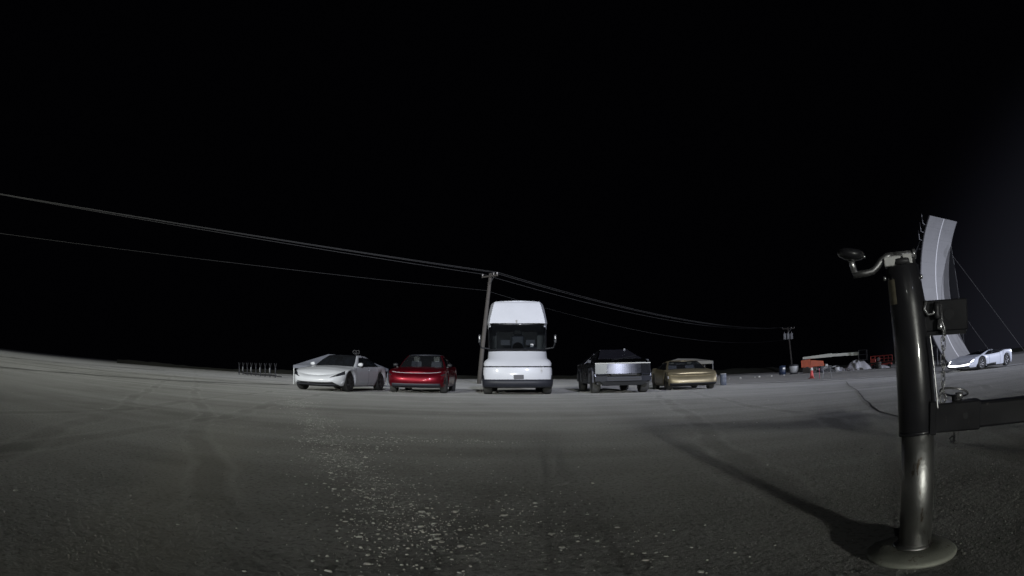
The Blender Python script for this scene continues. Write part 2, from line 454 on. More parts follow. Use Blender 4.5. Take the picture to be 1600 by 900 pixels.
def gz(x, y): return float(tz(x, y))

# faded edge line on the right of the yard, laid over the tarmac
line_pts = [(9.0, 29.55), (12.03, 28.4), (14.74, 27.4), (17.55, 26.4), (21.18, 25.1), (30.0, 21.8), (44.0, 16.6)]
vs = []; fs = []
for i in range(len(line_pts) - 1):
    (x0, y0), (x1, y1) = line_pts[i], line_pts[i + 1]
    for k in range(10):
        f = k / 10
        x, y = x0 + (x1 - x0) * f, y0 + (y1 - y0) * f
        for w in (-0.26, 0.26):
            vs.append((x + 0.34 * w, y + w, gz(x, y) + 0.052 + random.uniform(-.004, .004)))
for i in range(len(vs) // 2 - 1):
    fs.append((2 * i, 2 * i + 2, 2 * i + 3, 2 * i + 1))
ln = mesh_obj('edge_line', vs, fs, 'line'); ln['kind'] = 'structure'

# dark tar seams
def seam_strip(pts, w0):
    vs = []; fs = []; P_ = []
    for i in range(len(pts) - 1):
        a, b = Vector((*pts[i], 0)), Vector((*pts[i + 1], 0))
        n_ = max(2, int((b - a).length / .5))
        P_ += [a.lerp(b, k / n_) for k in range(n_)]
    P_.append(Vector((*pts[-1], 0)))
    for i, q in enumerate(P_):
        t_ = (P_[min(i + 1, len(P_) - 1)] - P_[max(i - 1, 0)]).normalized(); nn = Vector((-t_.y, t_.x, 0))
        ww = w0 * random.uniform(.6, 1.25); j_ = random.uniform(-.3, .3) * w0
        for sg in (-1, 1):
            c = q + nn * (ww * sg + j_); vs.append((c.x, c.y, gz(c.x, c.y) + (.028 if c.length > 9 else .006)))
    for i in range(len(P_) - 1): fs.append((2 * i, 2 * i + 2, 2 * i + 3, 2 * i + 1))
    o = mesh_obj('tar_seam', vs, fs, 'tar'); o['kind'] = 'structure'
seam_strip([(-17.4, 7.5), (-16.2, 12.1), (-15.3, 15.0), (-14.3, 16.8), (-13.1, 18.5), (-11.9, 20.5), (-10.5, 23.3), (-9.6, 25.0)], .20)
seam_strip([(-37.0, 20.0), (-36.1, 27.6), (-34.6, 32.0), (-34.2, 36.0), (-31.0, 44.0)], .45)
seam_strip([(14.7, 22.1), (11.0, 16.4), (8.2, 11.8), (6.05, 8.5), (4.75, 6.3), (4.3, 5.2)], .018)
# low dirt bank closing the yard far behind the cars
vs = []; fs = []
nb = 160
for i in range(nb):
    a = R(-40 + 100 * i / (nb - 1))
    D0 = 118 + 6 * math.sin(i * .21) + 3 * math.sin(i * .57)
    hgt = 0.35 + 0.35 * math.sin(i * .13 + 1) ** 2 + 0.18 * random.random() + 0.4 * math.exp(-((math.degrees(a) - 23) / 4) ** 2)
    for dd, zz in ((-7, -0.3), (-3, hgt * .55), (0, hgt), (4, hgt * .8), (10, -0.3)):
        vs.append((math.sin(a) * (D0 + dd), math.cos(a) * (D0 + dd), zz + random.uniform(-.05, .05)))
for i in range(nb - 1):
    for k in range(4):
        fs.append((i * 5 + k, i * 5 + 5 + k, i * 5 + 6 + k, i * 5 + k + 1))
bank = mesh_obj('dirt_bank', vs, fs, mat('dirt', (0.07, 0.072, 0.055), 0.95, 0, 0, 0.4, 1.2, 0.6, 6), smooth=True); bank['kind'] = 'structure'

# ------------------------------------------------------------------ vehicles
def half_ring(hw, yf, yr, df, pf, dr, pr, ys, nf=12, nr=8):
    """half outline in plan from the nose centre to the tail centre -> (x, y, frontness, rearness)"""
    pts = []
    for i in range(nf):
        a = (i / nf) * math.pi / 2
        pts.append((hw * math.sin(a) ** (2 / pf), yf + df - df * math.cos(a) ** (2 / pf), math.cos(a), 0.0))
    for y in ys: pts.append((hw, y, 0.0, 0.0))
    for i in range(1, nr + 1):
        a = (i / nr) * math.pi / 2
        pts.append((hw * math.cos(a) ** (2 / pr) if i < nr else 0.0, yr - dr + dr * math.sin(a) ** (2 / pr), 0.0, math.sin(a)))
    return pts

class Sleeve:
    """a skin over mirrored half rings G[level][i] = (x, y, z); faces go to parts by a rule"""
    def __init__(self, G): self.G = G; self.m = len(G[0]); self.n = len(G)
    def point(self, i, j, side):
        i = max(0, min(self.m - 1.0001, i)); j = max(0, min(self.n - 1.0001, j))
        a, b = int(i), int(j); u, v = i - a, j - b
        G = self.G
        p = (Vector(G[b][a]) * (1 - u) + Vector(G[b][a + 1]) * u) * (1 - v) + (Vector(G[b + 1][a]) * (1 - u) + Vector(G[b + 1][a + 1]) * u) * v
        return Vector((p.x * side, p.y, p.z))
    def normal(self, i, j, side):
        e = 0.05
        a = self.point(i + e, j, side) - self.point(i - e, j, side)
        b = self.point(i, j + e, side) - self.point(i, j - e, side)
        nrm = a.cross(b) * side
        return nrm.normalized() if nrm.length > 1e-9 else Vector((0, -1, 0))
    def parts(self, rule, mats, parent, smooth=True):
        buckets = {}
        for j in range(self.n - 1):
            for i in range(self.m - 1):
                for s in (1, -1):
                    k = rule(i, j, s)
                    if k is None: continue
                    buckets.setdefault(k, []).append((i, j, s))
        out = {}
        for k, fl in buckets.items():
            vi = {}; vs = []; fs = []
            def gid(i, j, s):
                p = self.G[j][i]
                key = (i, j, s if abs(p[0]) > 1e-6 else 0)
                if key not in vi:
                    vi[key] = len(vs); vs.append((p[0] * s, p[1], p[2]))
                return vi[key]
            for i, j, s in fl:
                q = [gid(i, j, s), gid(i + 1, j, s), gid(i + 1, j + 1, s), gid(i, j + 1, s)]
                q2 = []
                for w in q:
                    if w not in q2: q2.append(w)
                if len(q2) < 3: continue
                fs.append(tuple(q2 if s > 0 else q2[::-1]))
            nm = k.split('#')[0]
            out[k] = mesh_obj(nm, vs, fs, mats[nm], parent, smooth)
        return out
    def patch(self, name, material, parent, corners, side=1, off=0.006, n=8, m=3, thick=0.02):
        """a lens, grille or plate that follows the skin: corners (i, j) a, b, c, d around the patch; side 0 spans both halves (i<0 is the other half)"""
        a, b, c, d = [Vector((p[0], p[1], 0)) for p in corners]
        vs = []; fs = []
        for layer in (off, off - thick):
            for v in range(m + 1):
                for u in range(n + 1):
                    q = (a.lerp(b, u / n)).lerp(d.lerp(c, u / n), v / m)
                    i, s = q.x, side
                    if side == 0: s = 1 if i >= 0 else -1; i = abs(i)
                    vs.append(self.point(i, q.y, s) + self.normal(max(i, .06), q.y, s) * layer)
        N = (n + 1) * (m + 1)
        for v in range(m):
            for u in range(n):
                k = v * (n + 1) + u
                fs.append((k, k + 1, k + n + 2, k + n + 1)); fs.append((N + k, N + k + n + 1, N + k + n + 2, N + k + 1))
        rim = [u for u in range(n + 1)] + [(v + 1) * (n + 1) - 1 for v in range(1, m + 1)] + [m * (n + 1) + u for u in range(n - 1, -1, -1)] + [v * (n + 1) for v in range(m - 1, 0, -1)]
        for q in range(len(rim)):
            p, r = rim[q], rim[(q + 1) % len(rim)]
            fs.append((p, N + p, N + r, r))
        return mesh_obj(name, vs, fs, material, parent, True)

def cap(ring, nxs, crown, keep, zlift=0.0):
    """surface between the two mirrored halves of a ring, crowned in the middle; keep(y) picks the stations"""
    vs = []; fs = []; rows = []
    for i, p in enumerate(ring):
        if not keep(p[1]): continue
        row = []
        for k in range(nxs + 1):
            f = 2 * k / nxs - 1
            row.append(len(vs)); vs.append((p[0] * f, p[1], p[2] + zlift + crown(p[1]) * (1 - f * f) * min(1, p[0] / 0.5)))
        rows.append(row)
    for a, b in zip(rows, rows[1:]):
        for k in range(nxs): fs.append((a[k], a[k + 1], b[k + 1], b[k]))
    return vs, fs

def interp(tab):
    xs = [t[0] for t in tab]; ys = [t[1] for t in tab]
    def f(x):
        if x <= xs[0]: return ys[0]
        if x >= xs[-1]: return ys[-1]
        for i in range(len(xs) - 1):
            if x <= xs[i + 1]:
                u = (x - xs[i]) / (xs[i + 1] - xs[i]); u = u * u * (3 - 2 * u) * .5 + u * .5
                return ys[i] + (ys[i + 1] - ys[i]) * u
    return f

def make_wheel(parent, x, y, r, w, side, style='spoke', rim='rim', tyre='tyre', steer=0.0):
    wh = sub('wheel', parent, (x, y, r))
    wh.rotation_euler = (0, 0, steer)
    h = w / 2
    prof = [(r * .66, -h * .8), (r * .72, -h), (r * .93, -h), (r * .985, -h * .8), (r, -h * .5), (r, h * .5), (r * .985, h * .8), (r * .93, h), (r * .72, h), (r * .66, h * .8)]
    MB().lathe(prof, 28, 'x').build('tyre', tyre, wh, True)
    mb = MB(); o = side * h
    if style == 'cover':
        mb.lathe([(r * .68, o * .5), (r * .66, o * .92), (r * .45, o * 1.04), (0.0001, o * 1.06)], 24, 'x')
    else:
        mb.lathe([(r * .68, -o * .8), (r * .68, o * .8), (r * .62, o * .86), (r * .60, o * .3), (r * .16, o * .2), (0.0001, o * .2)], 24, 'x')
        ns = 7 if style == 'truck' else 5
        for k in range(ns):
            a = 2 * math.pi * k / ns
            d = Vector((0, math.cos(a), math.sin(a))); t = Vector((0, -math.sin(a), math.cos(a)))
            p = []
            for xo in (o * .45, o * .9):
                for rr, ww in ((r * .10, .045), (r * .64, .032)):
                    for sg in ((-1, 1) if rr < r * .3 else (1, -1)):
                        p.append(Vector((xo, 0, 0)) + d * rr + t * ww * sg)
            mb.hexa(p)
        mb.lathe([(r * .17, o * .3), (r * .16, o * .92), (0.0001, o * .95)], 12, 'x')
    mb.build('rim', rim, wh, True)
    return wh

def make_mirror(parent, x, y, z, side, paint):
    mb = MB()
    mb.lathe([(0.0001, -.10), (.05, -.085), (.075, -.03), (.078, .03), (.05, .09), (0.0001, .10)], 12, 'x')
    vs = [Vector((v.x * 1.0 + side * .10, v.y * .75, v.z * .9)) for v in mb.v]
    o = mesh_obj('door_mirror', vs, mb.f, paint, parent, True); o.location = (x, y, z)
    MB().box(min(0, side * .06), max(0, side * .06), -.03, .03, -.09, -.05).build('mirror_stalk', 'black', o)
    return o

def make_car(spec):
    S = spec
    t = thing(S['name'], S['label'], 'car', S['loc'], S['rz'], S.get('group'))
    yf, yr, hw = S['yf'], S['yr'], S['W'] / 2
    r, ra = S['wr'], S['wr'] + 0.045
    wys = S['wheels']
    sh = interp(S['shoulder'])
    ys = sorted(set([round(yf + S['df'] + 0.01 + k * (yr - S['dr'] - yf - S['df'] - 0.02) / 16, 3) for k in range(17)]
                    + [round(w + ra * math.cos(math.pi * k / 10), 3) for w in wys for k in range(11)]
                    + [d for d in S['seams']] + [d + 0.016 for d in S['seams']]))
    ys = [y for y in ys if yf + S['df'] < y < yr - S['dr']]
    base = half_ring(hw, yf, yr, S['df'], S['pf'], S['dr'], S['pr'], ys)
    def zlow(y, ff, rf):
        z = S['sill'] + S.get('noselift', 0) * ff
        for w in wys:
            if abs(y - w) < ra: z = max(z, r + math.sqrt(max(0, ra * ra - (y - w) ** 2)))
        return z
    G = []
    for tt, kx, nf_, nr_ in S['levels']:
        row = []
        for x, y, ff, rf in base:
            z0 = zlow(y, ff, rf); z1 = max(sh(y), z0 + .03)
            z1 = z1 - S.get('nosedrop', 0) * ff ** 2
            row.append((x * kx, y + ff ** .7 * nf_ - rf * nr_, z0 + (z1 - z0) * tt))
        G.append(row)
    sl = Sleeve(G)
    nfi = 12
    seams = S['seams']
    def rule(i, j, s):
        y = (base[i][1] + base[i + 1][1]) / 2; ff = base[i][2]; rf = base[i + 1][3]
        for d in seams:
            if d - .001 <= y <= d + .017: return 'door_seam#%d%d' % (seams.index(d), s)
        if i < nfi: return 'front_bumper'
        if rf > 0: return 'rear_bumper'
        if len(seams) >= 2:
            for k in range(len(seams) - 1):
                if seams[k] < y < seams[k + 1]: return 'door#%d%d' % (k, s)
        return 'front_fender#%d' % s if y < seams[0] else 'rear_fender#%d' % s
    P = S['paint']
    mats = dict(front_bumper=P, rear_bumper=P, door_seam='black', door=P, front_fender=P, rear_fender=P)
    sl.parts(rule, mats, t)
    top = G[-1]
    crown = interp(S['crown'])
    cow, deck = S['cowl'], S['deck']
    vs, fs = cap(top, 14, crown, lambda y: y <= cow + .25); mesh_obj('hood', vs, fs, P, t, True)
    vs, fs = cap(top, 10, crown, lambda y: y >= deck - .25); mesh_obj('boot_lid', vs, fs, P, t, True)
    vs, fs = cap(top, 6, lambda y: -.12, lambda y: cow - .1 <= y <= deck + .1, -.10); mesh_obj('cabin_floor', vs, fs, 'cabin', t, True)
    # greenhouse
    g = S['gh']
    nside = 10
    gb = half_ring(g['bw'], g['byf'], g['byr'], g['bdf'], 2.6, g['bdr'], 2.6, [g['byf'] + g['bdf'] + k * (g['byr'] - g['bdr'] - g['byf'] - g['bdf']) / nside for k in range(nside)])
    gt = half_ring(g['tw'], g['tyf'], g['tyr'], g['tdf'], 2.6, g['tdr'], 2.6, [g['tyf'] + g['tdf'] + k * (g['tyr'] - g['tdr'] - g['tyf'] - g['tdf']) / nside for k in range(nside)])
    rz_ = interp(g['roof'])
    GG = []
    for u in (0, .2, .4, .6, .8, 1.0):
        row = []
        for (x0, y0, f0, r0), (x1, y1, f1, r1) in zip(gb, gt):
            zb = sh(y0) + crown(y0) * max(0, 1 - (x0 / hw) ** 2) - .03; zt = rz_(y1)
            bul = math.sin(math.pi * u) * .035
            v = u ** .92
            row.append((x0 + (x1 - x0) * v + (bul * .8 if x0 > .2 else 0), y0 + (y1 - y0) * v - f0 * bul, zb + (zt - zb) * u + bul * .4))
        GG.append(row)
    gs = Sleeve(GG)
    nA, nM = g.get('wi', 9), 12 + nside
    def grule(i, j, s):
        if i < nA: return 'windscreen'
        if i < 12: return 'pillar#a%d' % s
        if i < nM:
            k = i - 12
            if k == g.get('bp', 4): return 'centre_pillar#%d' % s
            if j == 4 and not g.get('fullside'): return 'roof_rail#%d' % s
            return 'side_window#%d%d' % (0 if k < g.get('bp', 4) else 1, s)
        if i < nM + 3: return 'pillar#c%d' % s
        return 'rear_window'
    gm_ = dict(windscreen=S['ws'], pillar=g.get('pillar', P), centre_pillar='black', roof_rail=g.get('rail', P), side_window='glass', rear_window='glass')
    gs.parts(grule, gm_, t)
    vs, fs = cap(GG[-1], 10, interp(g['rcrown']), lambda y: True); mesh_obj('roof', vs, fs, g['roofmat'], t, True)
    # underbody, wheel wells
    MB().box(-hw * .80, hw * .80, yf + .45, yr - .35, S['sill'] - .04, S['sill'] + .22).build('underbody', 'black', t)
    for w in wys:
        for s in (-1, 1):
            MB().box(s * (hw - .38) - .02, s * (hw - .38) + .02, w - ra, w + ra, r * .75, r + ra).build('wheel_well', 'black', t)
    for wi, w in enumerate(wys):
        for s in (-1, 1):
            make_wheel(t, s * (hw - S.get('win', .14)), w, r, .235, s, S.get('wstyle', 'spoke'), S.get('rim', 'rim'), S.get('tyre', 'tyre'), S.get('steer', 0) if wi == 0 else 0)
    # cabin
    for s in (-1, 1):
        st = sub('front_seat', t, (s * .40, g['byf'] + 1.25, sh(0) - .42))
        MB().box(-.24, .24, -.25, .25, .08, .22, .04).build('cushion', 'dgrey', st, True)
        MB().hexa([(-.23, .16, .2), (.23, .16, .2), (.23, .30, .2), (-.23, .30, .2), (-.19, .30, .68), (.19, .30, .68), (.19, .40, .68), (-.19, .40, .68)]).build('seat_back', 'dgrey', st)
        MB().box(-.12, .12, .28, .40, S.get('headlow', .62), S.get('headtop', .77), .035).build('headrest', S['seat'], st, True)
    MB().box(-g['bw'] * .86, g['bw'] * .86, g['byf'] + .30, g['byf'] + .62, sh(-.5) - .14, sh(-.5) - .015, .03).build('dashboard', 'cabin', t, True)
    if S.get('mirrors', True):
        for s in (-1, 1):
            make_mirror(t, s * (g['bw'] + .03), g['byf'] + S.get('mirror_y', .42), sh(-.6) + .09, s, S.get('mirrorpaint', P))
    return t, sl, gs

LV = [(0, .93, .14, .10), (.10, .965, .07, .05), (.22, .985, .03, .02), (.42, 1.0, 0, 0), (.62, 1.0, .015, .01), (.78, .995, .05, .03), (.90, .98, .12, .06), (1.0, .945, .22, .10)]

# --- white sedan
white, wsl, _ = make_car(dict(
    name='parked_car', label='white sedan with black roof and slim dark headlights, leftmost of the parked cars', loc=(-6.32, 20.8, 0), rz=R(-9), group='vehicles parked in a row',
    yf=-2.32, yr=2.35, W=2.06, df=.72, pf=2.5, dr=.55, pr=2.6, sill=.20, wr=.335, wheels=(-1.42, 1.44), levels=LV, nosedrop=.06,
    shoulder=[(-2.4, .60), (-1.9, .70), (-1.3, .79), (-.7, .865), (.6, .90), (1.6, .93), (2.4, .90)], crown=[(-2.3, .05), (-1.5, .08), (-.6, .06), (1.5, .05), (2.3, .03)],
    seams=(-.92, .16, 1.08), cowl=-.85, deck=1.62, paint='white', ws='glass', seat='dgrey', wstyle='spoke', mirror_y=.50,
    gh=dict(bw=.86, byf=-1.02, byr=1.95, bdf=.50, bdr=.5, tw=.60, tyf=-.10, tyr=1.0, tdf=.22, tdr=.25, roof=[(-.2, 1.285), (.35, 1.315), (1.0, 1.27)], rcrown=[(-.2, .03), (1, .035)], roofmat='blackglass', bp=4)))
for s in (-1, 1):
    wsl.patch('headlight', 'lens', white, [(4.0, 4.6), (9.8, 5.0), (10.2, 7.0), (6.6, 6.3)], s)
    wsl.patch('fog_inlet', 'white', white, [(8.2, 1.2), (9.6, 1.4), (9.6, 2.6), (8.6, 2.4)], s)
wsl.patch('lower_grille', 'black', white, [(-8.0, .02), (8.0, .02), (5.0, 2.55), (-5.0, 2.55)], 0, n=16)
wsl.patch('grille_bar', 'dgrey', white, [(-7.0, .5), (7.0, .5), (6.6, 1.1), (-6.6, 1.1)], 0, .014, 16, 2)
for s in (-1, 1):
    MB().box(-.01, .01, -.07, .07, -.01, .01).build('door_handle', 'white', white).location = (s * 1.035, .30, .78)

# --- red car
red, rsl, _ = make_car(dict(
    name='parked_car', label='dark red car with pale headrests behind its windscreen, beside the white sedan', loc=(-3.36, 22.1, 0), rz=R(0), group='vehicles parked in a row',
    yf=-2.34, yr=2.4, W=2.10, df=.62, pf=2.9, dr=.5, pr=2.8, sill=.22, wr=.35, wheels=(-1.42, 1.46), levels=LV, nosedrop=.03,
    shoulder=[(-2.4, .74), (-1.9, .80), (-1.3, .87), (-.7, .92), (.6, .97), (1.6, 1.0), (2.4, .98)], crown=[(-2.3, .05), (-1.5, .07), (-.6, .05), (1.5, .05), (2.3, .03)],
    seams=(-.92, .20, 1.16), cowl=-.90, deck=1.9, paint='red', ws='clearglass', seat='seat', headtop=.86, mirrorpaint='black', tyre='dustytyre', mirror_y=.46,
    gh=dict(bw=.90, byf=-1.10, byr=2.2, bdf=.5, bdr=.4, tw=.64, tyf=-.18, tyr=1.35, tdf=.22, tdr=.22, roof=[(-.3, 1.385), (.4, 1.43), (1.3, 1.38)], rcrown=[(-.2, .03), (1, .035)], roofmat='dgrey', bp=4)))
rsl.patch('light_bar', 'lightbar', red, [(-7.6, 6.75), (7.6, 6.75), (7.6, 6.95), (-7.6, 6.95)], 0, .008, 24, 2)
rsl.patch('lower_grille', 'dgrey', red, [(-7.6, .1), (7.6, .1), (6.6, 2.1), (-6.6, 2.1)], 0, n=16)
for s in (-1, 1):
    rsl.patch('headlight', 'lens', red, [(7.0, 4.7), (10.0, 4.9), (10.0, 5.4), (7.2, 5.3)], s)
    rsl.patch('side_inlet', 'black', red, [(8.6, 1.6), (10.0, 1.8), (10.0, 4.0), (9.0, 4.0)], s)

# --- gold coupe
LG = [(0, .95, .10, .08), (.12, .98, .03, .03), (.25, .995, .0, .01), (.48, 1.0, .02, 0), (.68, 1.0, .09, .02), (.80, .995, .14, .04), (.91, .98, .20, .07), (1.0, .95, .27, .10)]
gold, gsl, _ = make_car(dict(
    name='parked_car', label='matte gold low coupe with covered wheels, parked beside the steel pickup', loc=(7.22, 23.75, gz(7.2, 23.7)), rz=R(-3.5), group='vehicles parked in a row',
    yf=-2.15, yr=2.1, W=2.06, df=.46, pf=3.5, dr=.5, pr=2.8, sill=.19, wr=.33, wheels=(-1.33, 1.30), levels=LG, nosedrop=.02,
    shoulder=[(-2.2, .66), (-1.7, .74), (-1.1, .80), (-.5, .84), (.6, .88), (1.6, .92), (2.2, .88)], crown=[(-2.2, .04), (-1.4, .06), (-.6, .05), (1.5, .05), (2.2, .03)],
    seams=(-.80, .62), cowl=-1.0, deck=1.2, paint='gold', ws='clearglass', seat='seat', headtop=.70, wstyle='cover', rim='goldrim', tyre='dustytyre', mirrors=False,
    gh=dict(bw=.88, byf=-1.32, byr=1.75, bdf=.45, bdr=.4, tw=.64, tyf=-.30, tyr=.75, tdf=.2, tdr=.25, roof=[(-.4, 1.17), (.1, 1.20), (.9, 1.12)], rcrown=[(-.4, .03), (1, .035)], roofmat='gold', bp=7)))
gsl.patch('light_bar', 'gold', gold, [(-10.0, 5.05), (10.0, 5.05), (10.0, 5.35), (-10.0, 5.35)], 0, .02, 24, 2)
gsl.patch('lower_grille', 'black', gold, [(-9.0, .15), (9.0, .15), (8.6, 1.7), (-8.6, 1.7)], 0, n=20)
for s in (-1, 1):
    gsl.patch('headlight', 'lightbar', gold, [(9.2, 3.3), (10.6, 3.3), (10.6, 4.5), (9.4, 4.5)], s, .008)
    MB().box(-.05, .05, -.06, .06, 0, .045, .012).build('roof_sensor', 'dgrey', gold).location = (s * .13 + .05, -.2, 1.175)

# --- white low sports car with lit lamps
LH = [(0, .95, .06, .16), (.12, .98, .0, .08), (.3, .995, .02, .03), (.5, 1.0, .10, 0), (.68, .995, .20, 0), (.80, .985, .30, .03), (.91, .965, .42, .07), (1.0, .93, .56, .12)]
hd = math.atan2(-.94, -.33)      # nose direction (-0.94, 0.33)
hyp, hsl, _ = make_car(dict(
    name='sports_car', label='low white sports car with its headlights lit, at the foot of the curved ramp', loc=(26.45, 23.75, gz(26.4, 23.7) + .02), rz=R(-90), 
    yf=-2.62, yr=2.15, W=2.20, df=.80, pf=2.7, dr=.5, pr=2.6, sill=.17, wr=.345, wheels=(-1.25, 1.30), levels=LH, nosedrop=.20,
    shoulder=[(-2.3, .62), (-1.7, .70), (-1.25, .80), (-.7, .76), (.3, .80), (1.2, .94), (2.2, .92)], crown=[(-2.2, .02), (-1.4, .03), (-.6, .06), (1.5, .03), (2.2, .02)],
    seams=(-.55, .55), cowl=-.9, deck=1.25, paint='hyper', ws='blackglass', seat='dgrey', headtop=.70, mirrors=False,
    gh=dict(bw=.80, byf=-1.35, byr=1.75, bdf=.55, bdr=.5, tw=.50, tyf=-.10, tyr=.75, tdf=.2, tdr=.25, roof=[(-.2, .99), (.2, 1.03), (.8, .99)], rcrown=[(-.4, .03), (1, .03)], roofmat='blackglass', bp=8, fullside=False)))
for s in (-1, 1):
    hsl.patch('headlight', 'lamp', hyp, [(7.2, 4.2), (9.6, 4.6), (9.8, 6.2), (8.0, 5.4)], s, .012)
    hsl.patch('side_skirt', 'black', hyp, [(14.5, .0), (34, .0), (34, 1.6), (16, .4)], s, .008, 16)
hsl.patch('light_strip', 'lamp', hyp, [(-7.4, 2.5), (7.4, 2.5), (7.2, 3.5), (-7.2, 3.5)], 0, .01, 20)
hsl.patch('lower_grille', 'black', hyp, [(-8.0, .05), (8.0, .05), (7.4, 1.5), (-7.4, 1.5)], 0, n=20)
hsl.patch('rear_marker', 'lamp', hyp, [(len(hsl.G[0]) - 7.5, 5.2), (len(hsl.G[0]) - 5.5, 5.2), (len(hsl.G[0]) - 5.5, 6.4), (len(hsl.G[0]) - 7.5, 6.4)], -1, .012)
hsl.patch('rear_marker', 'lamp', hyp, [(len(hsl.G[0]) - 7.5, 5.2), (len(hsl.G[0]) - 5.5, 5.2), (len(hsl.G[0]) - 5.5, 6.4), (len(hsl.G[0]) - 7.5, 6.4)], 1, .012)

# --- angular steel pickup
pk = thing('pickup_truck', 'angular brushed steel pickup with flat front panel, right of the white semi truck', 'pickup', (3.86, 20.55, gz(3.8, 21)), R(0), 'vehicles parked in a row')
def poly(name, pts, material, parent, thick=0.03):
    """a flat folded panel with thickness, from an outline"""
    p = [Vector(q) for q in pts]
    nrm = Vector((0, 0, 0))
    for i in range(len(p)): nrm += p[i].cross(p[(i + 1) % len(p)])
    nrm = nrm.normalized()
    n = len(p)
    vs = p + [q - nrm * thick for q in p]
    fs = [tuple(range(n)), tuple(range(2 * n - 1, n - 1, -1))] + [(i, n + i, n + (i + 1) % n, (i + 1) % n) for i in range(n)]
    return mesh_obj(name, vs, fs, material, parent)
# front axle at y = 0, nose at y = -0.95
B = 1.0
vs = []; fs = []; nc = 16      # gently bowed steel front
for lay in (0.0, .03):
    for zz, lean in ((.70, 0.0), (1.04, .04)):
        for k in range(nc + 1):
            xk = -.60 + 1.2 * k / nc
            vs.append((xk, -1.005 + .04 * (xk / .60) ** 2 + lean + lay, zz))
n1_ = nc + 1
for k in range(nc):
    fs += [(k, k + 1, n1_ + k + 1, n1_ + k), (2 * n1_ + k, 3 * n1_ + k, 3 * n1_ + k + 1, 2 * n1_ + k + 1), (k, 2 * n1_ + k, 2 * n1_ + k + 1, k + 1), (n1_ + k, n1_ + k + 1, 3 * n1_ + k + 1, 3 * n1_ + k)]
mesh_obj('front_panel', vs, fs, 'steel', pk)
for s in (-1, 1):
    q = [(s * .603, -.965, .70), (s * .995, -.80, .70), (s * .985, -.764, 1.04), (s * .603, -.925, 1.04)]
    poly('front_corner_panel', q if s > 0 else q[::-1], 'steel', pk)
    q = [(s * .60, -.985, .44), (s * 1.0, -.80, .44), (s * 1.0, -.80, .62), (s * .60, -.985, .62)]
    poly('bumper_corner', q if s > 0 else q[::-1], 'bumperblack', pk)
    MB().hexa([(s * .62, -.96, .645), (s * .98, -.80, .645), (s * .98, -.72, .645), (s * .62, -.86, .645), (s * .62, -.96, .70), (s * .98, -.80, .70), (s * .98, -.72, .70), (s * .62, -.86, .70)] if s > 0 else [(s * .98, -.80, .645), (s * .62, -.96, .645), (s * .62, -.86, .645), (s * .98, -.72, .645), (s * .98, -.80, .70), (s * .62, -.96, .70), (s * .62, -.86, .70), (s * .98, -.72, .70)]).build('headlight', 'lens', pk)
MB().box(-.62, .62, -1.0, -.9, .44, .60, .01).build('front_bumper', 'bumperblack', pk)
MB().box(-.55, .55, -1.005, -.93, .50, .545).build('bumper_slot', 'black', pk)
MB().box(-.45, .45, -.96, -.9, .64, .695).build('front_slot', 'black', pk)
MB().hexa([(-.70, -.90, .30), (.70, -.90, .30), (.70, -.6, .28), (-.70, -.6, .28), (-.85, -.93, .44), (.85, -.93, .44), (.85, -.6, .44), (-.85, -.6, .44)]).build('skid_plate', 'black', pk)
MB().tube([(-.985, -.765, 1.06), (-.60, -.915, 1.062), (.60, -.915, 1.062), (.985, -.765, 1.06)], .019, 6).build('light_bar', 'reflect', pk)
AP = (1.10, 1.62)      # roof peak: y, z
hp = lambda f, hw0=.95, hw1=.54: (hw0 + (hw1 - hw0) * f, -.80 + (AP[0] + .80) * f, 1.075 + (AP[1] - 1.075) * f)
a0, a1, a2 = hp(0), hp(.30), hp(1.0)
poly('hood', [(-.96, -.72, 1.075), (-.55, -.88, 1.075), (.55, -.88, 1.075), (.96, -.72, 1.075), (a1[0], a1[1], a1[2]), (-a1[0], a1[1], a1[2])], 'steel', pk)
poly('windscreen', [(-a1[0] + .03, a1[1], a1[2] + .004), (a1[0] - .03, a1[1], a1[2] + .004), (a2[0] - .03, a2[1], a2[2]), (-a2[0] + .03, a2[1], a2[2])], 'dustglass', pk)
poly('roof', [(-a2[0], AP[0], AP[1]), (a2[0], AP[0], AP[1]), (.58, 2.3, 1.52), (-.58, 2.3, 1.52)], 'blackglass', pk)
poly('bed_cover', [(-.58, 2.3, 1.52), (.58, 2.3, 1.52), (.88, 4.55, 1.12), (-.88, 4.55, 1.12)], 'dgrey', pk)
